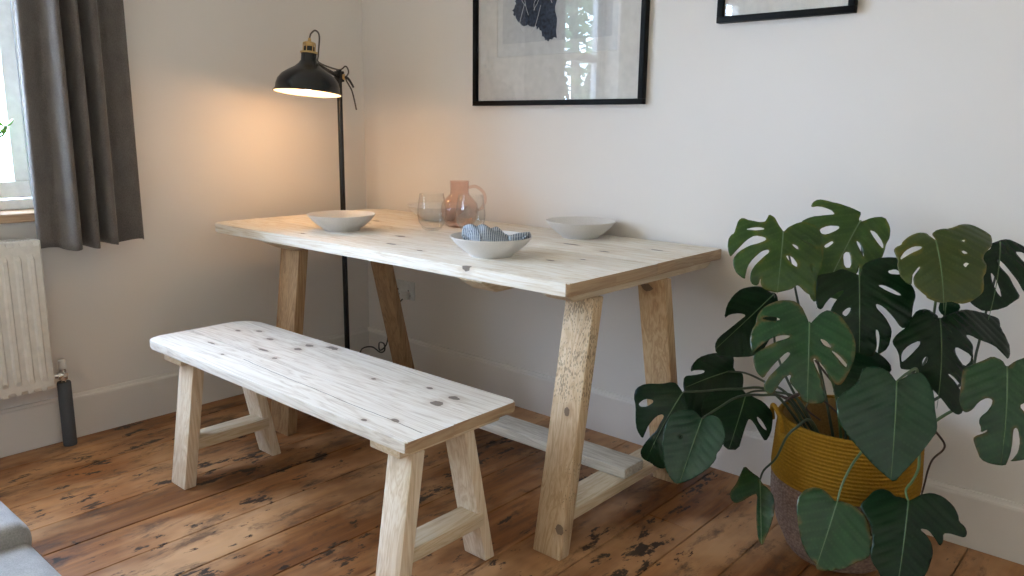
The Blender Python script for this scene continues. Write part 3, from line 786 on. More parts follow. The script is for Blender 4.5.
box(bm, .094, .0995, RY0 + .003, RY1 - .003, RZ1 - .002, RZ1 + .006); box(bm, .026, .032, RY0 + .003, RY1 - .003, RZ1 - .002, RZ1 + .006)
k = RY0 + .006
while k < RY1 - .008:
    box(bm, .032, .094, k, k + .006, RZ1, RZ1 + .005); k += .0135
link_mesh('top_grille', bm, 'radiator', rad)
bm = bmesh.new()
for yb in (-1.75, -2.45):
    bm = bmesh.new(); box(bm, .001, .026, yb - .02, yb + .02, .3, .7); link_mesh('bracket', bm, 'radiator', rad)
vx, vy = .066, -1.418
bm = bmesh.new(); tube(bm, [(vx, RY1, .262), (vx, vy, .262)], .008, 14); tube(bm, [(vx, vy - .018, .262), (vx, vy - .006, .262)], .014, 8)
tube(bm, [(vx, vy, .243), (vx, vy, .285)], .011, 16); tube(bm, [(vx, vy, .246), (vx, vy, .256)], .015, 8); tube(bm, [(vx + .0, vy, .268), (vx + .03, vy, .268)], .008, 12)
auto_smooth(link_mesh('valve', bm, 'chrome', rad))
bm = bmesh.new(); lathe(bm, [(0, 0), (.013, 0), (.014, .004), (.013, .028), (.010, .032), (0, .033)], (vx, vy, .285), 20); auto_smooth(link_mesh('valve_cap', bm, 'plastic_white', rad))
bm = bmesh.new(); tube(bm, [(vx, vy, 0), (vx, vy, .245)], .0075, 12); link_mesh('pipe', bm, 'chrome', rad, True)
bm = bmesh.new(); lathe(bm, [(.010, .0), (.0215, .0), (.0225, .004), (.0225, .232), (.0205, .237), (.010, .237)], (vx, vy, 0), 32, closed=True)
auto_smooth(link_mesh('pipe_sleeve', bm, 'grey_sleeve', rad))['label'] = 'dark grey foam sleeve around the pipe'

# ------------------------------------------------------------------ pictures
def picture(name, label, x0, x1, z0, z1, tilt, w, margins, cat='picture'):
    t = thing(name, label, cat, ((x0 + x1) / 2, 0, z0))
    parts = {}
    bm = bmesh.new(); d = .028
    for a in ((x0, x1, z0, z0 + w), (x0, x1, z1 - w, z1), (x0, x0 + w, z0 + w, z1 - w), (x1 - w, x1, z0 + w, z1 - w)):
        box(bm, a[0], a[1], -d, -.002, a[2], a[3], bev=.0015)
    parts['f'] = auto_smooth(link_mesh('picture_frame', bm, 'frame_black', t))
    bm = bmesh.new(); box(bm, x0 + w * .8, x1 - w * .8, -.008, -.003, z0 + w * .8, z1 - w * .8); link_mesh('backing_board', bm, 'frame_black', t)
    # mat: four borders with a bevelled opening
    l, r, b_, tp = margins
    ix0, ix1, iz0, iz1 = x0 + l, x1 - r, z0 + b_, z1 - tp
    bm = bmesh.new()
    O = [(x0 + w * .8, z0 + w * .8), (x1 - w * .8, z0 + w * .8), (x1 - w * .8, z1 - w * .8), (x0 + w * .8, z1 - w * .8)]
    I = [(ix0, iz0), (ix1, iz0), (ix1, iz1), (ix0, iz1)]
    I2 = [(ix0 + .002, iz0 + .002), (ix1 - .002, iz0 + .002), (ix1 - .002, iz1 - .002), (ix0 + .002, iz1 - .002)]
    vo = [bm.verts.new((a, -.0120, b2)) for a, b2 in O]; vi = [bm.verts.new((a, -.0120, b2)) for a, b2 in I]; vj = [bm.verts.new((a, -.0095, b2)) for a, b2 in I2]
    vk = [bm.verts.new((a, -.0085, b2)) for a, b2 in O]
    for i in range(4):
        j = (i + 1) % 4; bm.faces.new((vo[i], vo[j], vi[j], vi[i])); bm.faces.new((vi[i], vi[j], vj[j], vj[i])); bm.faces.new((vo[i], vo[j], vk[j], vk[i]))
    link_mesh('mat_board', bm, 'mat_board', t)
    bm = bmesh.new(); box(bm, ix0 - .01, ix1 + .01, -.0092, -.0081, iz0 - .01, iz1 + .01)
    pr = link_mesh('art_print', bm, 'paper', t)
    bm = bmesh.new(); box(bm, x0 + w * .8, x1 - w * .8, -.0165, -.0145, z0 + w * .8, z1 - w * .8)
    gl_ = link_mesh('glass_pane', bm, 'picture_glass', t)
    return t, pr
pic, pr = picture('framed_picture', 'large black-framed print with a dark etching above the table', .730, 1.530, 1.222, 2.16, 0, .019, (.118, .118, .183, .14))
def flat_poly(name, polys, y, th, mat, parent):
    bm = bmesh.new()
    for pts in polys:
        A = [bm.verts.new((p[0], y, p[1])) for p in pts]; f = bm.faces.new(A)
        r = bmesh.ops.extrude_face_region(bm, geom=[f]); 
        for v in [e for e in r['geom'] if isinstance(e, bmesh.types.BMVert)]: v.co.y -= th
    return link_mesh(name, bm, mat, parent)
def ragged(pts, amp, n=6):
    out = []
    for i in range(len(pts)):
        a, b_ = pts[i], pts[(i + 1) % len(pts)]
        for k in range(n):
            t = k / n; out.append((a[0] + (b_[0] - a[0]) * t + random.uniform(-amp, amp), a[1] + (b_[1] - a[1]) * t + random.uniform(-amp, amp)))
    return out
flat_poly('ink_figure', [ragged([(.925, 1.95), (1.13, 2.0), (1.135, 1.60), (1.142, 1.465), (1.10, 1.452), (1.082, 1.465), (1.06, 1.50), (1.025, 1.51), (.985, 1.515), (.94, 1.545), (.925, 1.57), (.945, 1.62), (.93, 1.75)], .006)], -.0094, .0003, 'ink', pr)
flat_poly('plate_tone', [[(.875, 1.455), (1.385, 1.455), (1.385, 1.99), (.875, 1.99)]], -.00925, .0001, 'ink_grey', pr)
bm = bmesh.new()
for i in range(26):
    x = random.uniform(.93, 1.12); z = random.uniform(1.47, 1.9)
    tube(bm, catmull([(x, -.0099, z), (x + random.uniform(-.03, .03), -.0099, z + .03), (x + random.uniform(-.05, .05), -.0099, z + random.uniform(.05, .12))], 5), .0011, 5)
link_mesh('scratched_lines', bm, 'paper', pr)
picture('small_picture', 'smaller black-framed picture above the plant, cut by the top of the view', 1.788, 2.207, 1.466, 1.98, 0, .019, (.06, .06, .10, .07))

# ------------------------------------------------------------------ sofa corner
sofa = thing('sofa', 'grey upholstered seat corner at the lower left, nearest the viewer', 'sofa', (1.2, -2.6, 0))
def soft_box(name, x0, x1, y0, y1, z0, z1, r, parent, mat='sofa', puff=.0):
    bm = bmesh.new(); box(bm, x0, x1, y0, y1, z0, z1, bev=r, seg=6)
    return auto_smooth(link_mesh(name, bm, mat, parent), 60)
soft_box('seat_base', .80, 1.64, -3.6, -2.0, .12, .32, .03, sofa)
soft_box('seat_cushion', .98, 1.705, -3.58, -1.965, .31, .392, .035, sofa)
soft_box('armrest', .78, 1.495, -2.20, -1.962, .345, .425, .036, sofa)
soft_box('backrest', .72, .98, -3.6, -2.0, .10, .62, .06, sofa)
for x in (.86, 1.52):
    for y in (-3.5, -2.1):
        bm = bmesh.new(); lathe(bm, [(0, 0), (.018, 0), (.024, .12), (0, .12)], (x, y, 0), 20); auto_smooth(link_mesh('leg', bm, 'leg_wood', sofa))

# ------------------------------------------------------------------ small plant on the window sill
jp = thing('succulent_plant', 'small bright green succulent in a pot on the window sill', 'plant', (-.035, -1.585, WIN_Z0))
bm = bmesh.new(); lathe(bm, [(0, 0), (.038, 0), (.050, .080), (.054, .080), (.054, .096), (.048, .096), (.046, .082), (0, .082)], (-.035, -1.585, WIN_Z0), 32)
auto_smooth(link_mesh('pot', bm, 'terracotta', jp))
bm = bmesh.new(); stems = []
for (dx, dy, h) in ((0, 0, .13), (.02, .05, .17), (.01, .10, .205), (-.01, -.05, .16), (.0, .03, .10)):
    p = catmull([(-.035, -1.585, WIN_Z0 + .08), (-.035 + dx * .5, -1.585 + dy * .4, WIN_Z0 + .08 + h * .55), (-.035 + dx, -1.585 + dy, WIN_Z0 + .08 + h)], 6)
    tube(bm, p, .005, 8, .003); stems.append(p)
link_mesh('stems', bm, 'jade_stem', jp, True)
bm = bmesh.new()
def fat_leaf(bm, c, d, L_, w, th):
    d = Vector(d).normalized(); s = d.cross(Vector((0, 0, 1))).normalized(); u = s.cross(d)
    rings = []; n = 8
    for i in range(n + 1):
        t = i / n; ww = w * math.sin(PI * (t * .9 + .07)) ** .8; hh = th * math.sin(PI * (t * .9 + .07))
        rings.append([bm.verts.new(Vector(c) + d * L_ * t + s * ww * math.cos(a) + u * (hh * math.sin(a) + .012 * t * t)) for a in [k * PI / 4 for k in range(8)]])
    for A, B in zip(rings[:-1], rings[1:]):
        for k in range(8): bm.faces.new((A[k], A[(k + 1) % 8], B[(k + 1) % 8], B[k]))
    bm.faces.new(rings[0]); bm.faces.new(rings[-1])
for p in stems:
    for t, q in ((.55, 0), (.75, 1.2), (.9, .4), (1.0, 1.9)):
        c = p[int(t * (len(p) - 1))]
        for s in (0, 1):
            a = q + s * PI; fat_leaf(bm, c, (math.cos(a), math.sin(a), .45), .042, .012, .004)
o = link_mesh('leaves', bm, 'jade', jp, True)

# ------------------------------------------------------------------ basket
bx, by = 2.385, -.292
def basket_mat(name, c1, c2, pitch, braid=False):
    m, nt, b, _ = new_mat(name)
    if braid:
        tc = nt.nodes.new('ShaderNodeTexCoord'); mp = nt.nodes.new('ShaderNodeMapping'); mp.inputs['Scale'].default_value = (120, 120, 160)
        nt.links.new(tc.outputs['Object'], mp.inputs[0]); vo = nt.nodes.new('ShaderNodeTexVoronoi'); vo.inputs['Scale'].default_value = 1.0
        nt.links.new(mp.outputs[0], vo.inputs['Vector']); r = ramp(nt, vo.outputs['Distance'], [(0.1, c2), (0.8, c1)]); h = vo.outputs['Distance']
    else:
        mp = mapping(nt, (1, 1, 1)); n = noise(nt, mp.outputs[0], 180, 3); r = ramp(nt, n.outputs['Fac'], [(0.35, c1), (0.65, c2)]); h = n.outputs['Fac']
    nt.links.new(r.outputs[0], b.inputs['Base Color']); b.inputs['Roughness'].default_value = .85; b.inputs['Specular IOR Level'].default_value = .15
    bump(nt, b, h, .6, .003)
    return m
MAT['yellow_rope'] = basket_mat('mustard_dyed_rope', (.24, .115, .008), (.30, .150, .011), .009)
MAT['seagrass'] = basket_mat('natural_seagrass', (.16, .10, .075), (.30, .21, .16), .01, True)
MAT['rope_inside'] = basket_mat('natural_rope_inside', (.30, .17, .06), (.40, .24, .09), .009)
basket = thing('woven_basket', 'woven basket with mustard yellow upper half holding the monstera', 'basket', (bx, by, 0))
def brad(z):
    pts = [(0, .118), (.03, .138), (.09, .165), (.17, .184), (.25, .187), (.33, .183), (.375, .180), (.41, .184)]
    for (a, ra), (b_, rb) in zip(pts[:-1], pts[1:]):
        if z <= b_: t = (z - a) / (b_ - a); t = t * t * (3 - 2 * t) * .3 + t * .7; return ra + (rb - ra) * t
    return pts[-1][1]
RIM = .392; SPL = .225
def coil_prof(z0, z1, pitch, amp):
    out = []; n = int(round((z1 - z0) / pitch))
    for k in range(n):
        for q in range(4):
            t = q / 4; z = z0 + (k + t) * (z1 - z0) / n; out.append((brad(z) + amp * (math.sin(PI * t) - .6), z))
    out.append((brad(z1) - amp * .6, z1)); return out
bm = bmesh.new(); pr_ = coil_prof(SPL, RIM, .0100, .0050); lathe(bm, pr_ + [(brad(RIM) - .004, RIM + .002), (brad(RIM) - .008, RIM)] + [(r - .010, z) for r, z in reversed(pr_)], (bx, by, 0), 96, closed=True)
link_mesh('dyed_upper_band', bm, 'yellow_rope', basket, True)
bm = bmesh.new(); pr_ = coil_prof(.004, SPL, .0125, .003); lathe(bm, [(0, 0)] + [(brad(0) - .01, 0)] + pr_ + [(brad(SPL) - .008, SPL)] + [(r - .010, z) for r, z in reversed(pr_[6:])] + [(0, .015)], (bx, by, 0), 96)
link_mesh('seagrass_body', bm, 'seagrass', basket, True)['label'] = 'natural undyed lower half'
bm = bmesh.new(); n = 26; rr = []
lathe(bm, [(brad(SPL + .01) - .0132, SPL + .01)] + [(brad(z) - .0128 - .0018 * (1 if k % 2 else 0), z) for k, z in enumerate([SPL + .015 + .0045 * q for q in range(34)])] , (bx, by, 0), 72)
link_mesh('inner_coils', bm, 'rope_inside', basket, True)
for sgn in (-1, 1):
    bm = bmesh.new(); d = Vector((.80 * sgn, .60 * sgn, 0)).normalized(); sd = Vector((-d.y, d.x, 0)); c0 = Vector((bx, by, RIM - .03)) + d * (brad(RIM) + .004)
    tube(bm, catmull([c0 + sd * .05, c0 + sd * .045 + d * .006 + Vector((0, 0, .035)), c0 + d * .012 + Vector((0, 0, .055)), c0 - sd * .045 + d * .006 + Vector((0, 0, .035)), c0 - sd * .05], 8), .006, 10)
    link_mesh('handle', bm, 'yellow_rope', basket, True)

# ------------------------------------------------------------------ monstera
plant = thing('monstera_plant', 'large swiss cheese plant with split glossy leaves growing from the woven basket', 'plant', (bx, by, .2))
bm = bmesh.new(); lathe(bm, [(0, .20), (.160, .20), (.163, .262), (.158, .268), (.12, .277), (.05, .285), (0, .28)], (bx, by, 0), 48)
for v in bm.verts:
    if v.co.z > .262: v.co.z += mnoise.noise(v.co * 30) * .01
link_mesh('soil', bm, 'soil', plant, True)
def leaf_mat(name, c1, c2, vein, edge=None, rough=.27):
    m, nt, b, _ = new_mat(name)
    at = nt.nodes.new('ShaderNodeAttribute'); at.attribute_name = 'vein'
    mp = mapping(nt, (1, 1, 1)); n = noise(nt, mp.outputs[0], 26, 4, .6); n2 = noise(nt, mp.outputs[0], 120, 3)
    r = ramp(nt, n.outputs['Fac'], [(.35, c1), (.65, c2)])
    sc = nt.nodes.new('ShaderNodeSeparateColor'); nt.links.new(at.outputs['Color'], sc.inputs[0])
    col = mixc(nt, math_(nt, 'MULTIPLY', sc.outputs[0], .55), r.outputs[0], vein)
    if edge:
        f = math_(nt, 'MULTIPLY', sc.outputs[1], n.outputs['Fac'])
        fr_ = ramp(nt, f, [(.40, (0, 0, 0)), (.60, (.8, .8, .8))])
        col = mixc(nt, fr_.outputs[0], col, edge)
    nt.links.new(col, b.inputs['Base Color']); b.inputs['Roughness'].default_value = rough
    b.inputs['Specular IOR Level'].default_value = .2 if 'dark' in name else .38
    b.inputs['Subsurface Weight'].default_value = 0.0
    bump(nt, b, n2.outputs['Fac'], .12, .001)
    return m
MAT['leaf_dark'] = leaf_mat('leaf_dark_green', (.0035, .014, .004), (.006, .022, .007), (.014, .038, .012))
MAT['leaf_green'] = leaf_mat('leaf_mid_green', (.007, .036, .010), (.012, .054, .015), (.030, .085, .028), (.12, .07, .02))
MAT['leaf_blue'] = leaf_mat('leaf_blue_green', (.005, .027, .011), (.009, .040, .016), (.022, .062, .028))
MAT['leaf_olive'] = leaf_mat('leaf_olive_green', (.018, .050, .007), (.030, .072, .010), (.055, .10, .02), (.10, .10, .01))
MAT['leaf_bronze'] = leaf_mat('leaf_bronze_green', (.026, .050, .008), (.038, .056, .008), (.065, .09, .018), (.14, .11, .01), .36)
